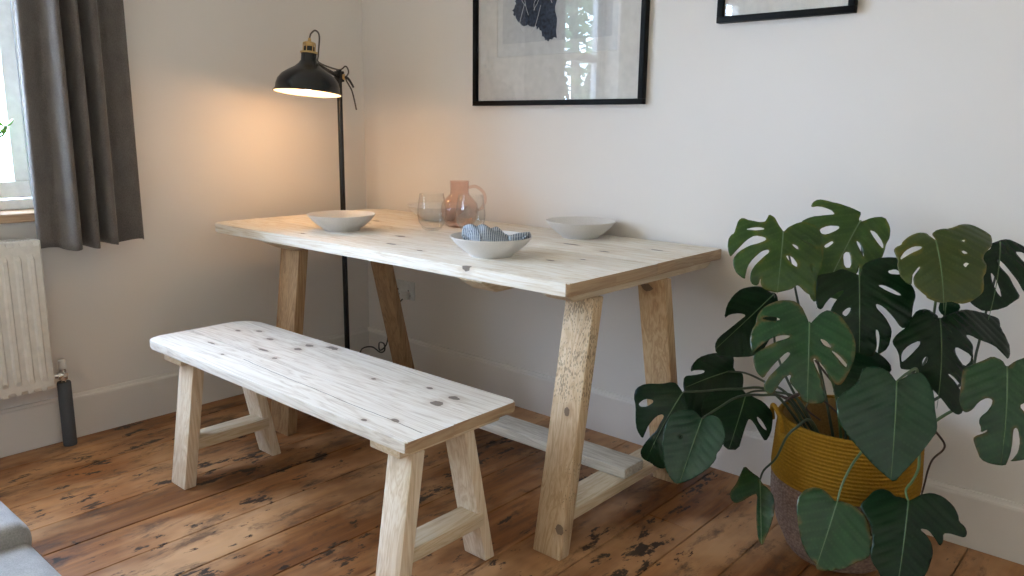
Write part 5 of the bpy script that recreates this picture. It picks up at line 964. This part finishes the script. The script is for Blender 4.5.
def build_leaf(key, L):
    c = L['c']; b0 = Vector(L['b']); u = Vector(L['u']); v = Vector(L['v']); nrm = v.cross(u).normalized()
    # v x u gives the face normal used when the outline was fitted
    nn = u.cross(v); n_ = -nn if False else nn
    n_ = Vector(L['n'])
    O = [Vector(p) for p in L['o']]; H = [[Vector(p) for p in h] for h in L['h']]
    def dens(poly, step=.006):
        out = []
        for i in range(len(poly)):
            a, b_ = poly[i], poly[(i + 1) % len(poly)]; m = max(1, int((b_ - a).length / step))
            for k in range(m): out.append(a.lerp(b_, k / m))
        return out
    def smooth(poly):
        out = []
        for i in range(len(poly)):
            a, b_ = poly[i], poly[(i + 1) % len(poly)]; out += [a.lerp(b_, .22), a.lerp(b_, .78)]
        return out
    O = dens(smooth(O)); H = [dens(smooth(h), .004) for h in H]
    pts = []; edges = []
    for poly in [O] + H:
        s = len(pts); pts += poly; edges += [(s + i, s + (i + 1) % len(poly)) for i in range(len(poly))]
    def inside(p, poly):
        r = False; j = len(poly) - 1
        for i in range(len(poly)):
            if (poly[i].y > p.y) != (poly[j].y > p.y) and p.x < (poly[j].x - poly[i].x) * (p.y - poly[i].y) / (poly[j].y - poly[i].y) + poly[i].x: r = not r
            j = i
        return r
    x0 = min(p.x for p in O); x1 = max(p.x for p in O); y0 = min(p.y for p in O); y1 = max(p.y for p in O)
    st = .0048
    bd = pts[:]
    yy = y0
    row = 0
    while yy < y1:
        xx = x0 + (st / 2 if row % 2 else 0)
        while xx < x1:
            p = Vector((xx, yy))
            if inside(p, O) and not any(inside(p, h) for h in H) and min((p - q).length_squared for q in bd) > (.0026) ** 2: pts.append(p)
            xx += st
        yy += st * .87; row += 1
    vs, es, fs, *_ = geometry.delaunay_2d_cdt(pts, edges, [], 0, 1e-6)
    bm = bmesh.new(); lay = bm.verts.layers.float_color.new('vein')
    sp = .023; ks = .62
    def w_of(a, bb):
        return c[0] * (math.sqrt(a * a + .0004) - .02) + c[1] * a * a + c[2] * bb * bb
    V = []
    eb = [p for p in bd]
    for p in vs:
        a, bb = p.x, p.y
        ph = (bb - ks * abs(a) + .004) / sp; fr = abs(ph - round(ph)) * sp
        vein = math.exp(-(fr / .0016) ** 2) * min(1, abs(a) / .01)
        if abs(a) < .0022 and bb > 0: vein = 1
        rip = -.0016 * math.exp(-(fr / .0035) ** 2) + .0012 * math.cos(2 * PI * ph) * min(1, abs(a) / .03)
        co = b0 + u * a + v * bb + n_ * (w_of(a, bb) + rip + .0030 * mnoise.noise(Vector((a * 22, bb * 22, b0.x * 5))))
        vt = bm.verts.new(co)
        ed = min((Vector((a, bb)) - q).length for q in eb)
        vt[lay] = (vein, max(0, 1 - ed / .028), 0, 1); V.append(vt)
    for f in fs:
        ctr = sum((vs[i] for i in f), Vector((0, 0))) / len(f)
        if inside(ctr, O) and not any(inside(ctr, h) for h in H):
            try: bm.faces.new([V[i] for i in f])
            except ValueError: pass
    bmesh.ops.delete(bm, geom=[x for x in bm.verts if not x.link_faces], context='VERTS')
    # orient faces to the viewer-facing side of the leaf
    me = bpy.data.meshes.new('leaf'); 
    for f in bm.faces:
        f.normal_update()
        if f.normal.dot(n_) < 0: f.normal_flip()
    bm.to_mesh(me); bm.free(); me.materials.append(MAT['leaf_' + L['m']])
    for p in me.polygons: p.use_smooth = True
    o = bpy.data.objects.new('leaf', me); COL.objects.link(o); o.parent = plant; o.location = -Vector(plant.location)
    s = o.modifiers.new('thickness', 'SOLIDIFY'); s.thickness = .0009; s.offset = -1
    # midrib on the upper face
    bm = bmesh.new(); ln = L['L'] * .93; P = []
    for i in range(15):
        bb = ln * i / 14; P.append(b0 + v * bb + n_ * (w_of(0, bb) + .0006))
    tube(bm, P, .0017, 6, .0006); mr = link_mesh('midrib', bm, 'midrib' if L['m'] != 'dark' else 'stem', None, True); mr.parent = o
    return o
for k, L in LEAVES.items():
    lf = build_leaf(k, L)
    if L['m'] == 'bronze': lf['label'] = 'bronze-tinged leaf'
for k, p in PETIOLES.items():
    p = [Vector(q) for q in p]; p[-1].z = .275
    bm = bmesh.new(); tube(bm, catmull(list(reversed(p)), 8), .0042, 10, .0024)
    link_mesh('petiole', bm, 'stem' if k in 'CDHJKEI' else 'dark_stem', plant, True)
for p in AERIAL_ROOTS:
    bm = bmesh.new(); tube(bm, catmull(p, 8), .0028, 8, .0024); link_mesh('aerial_root', bm, 'root', plant, True)
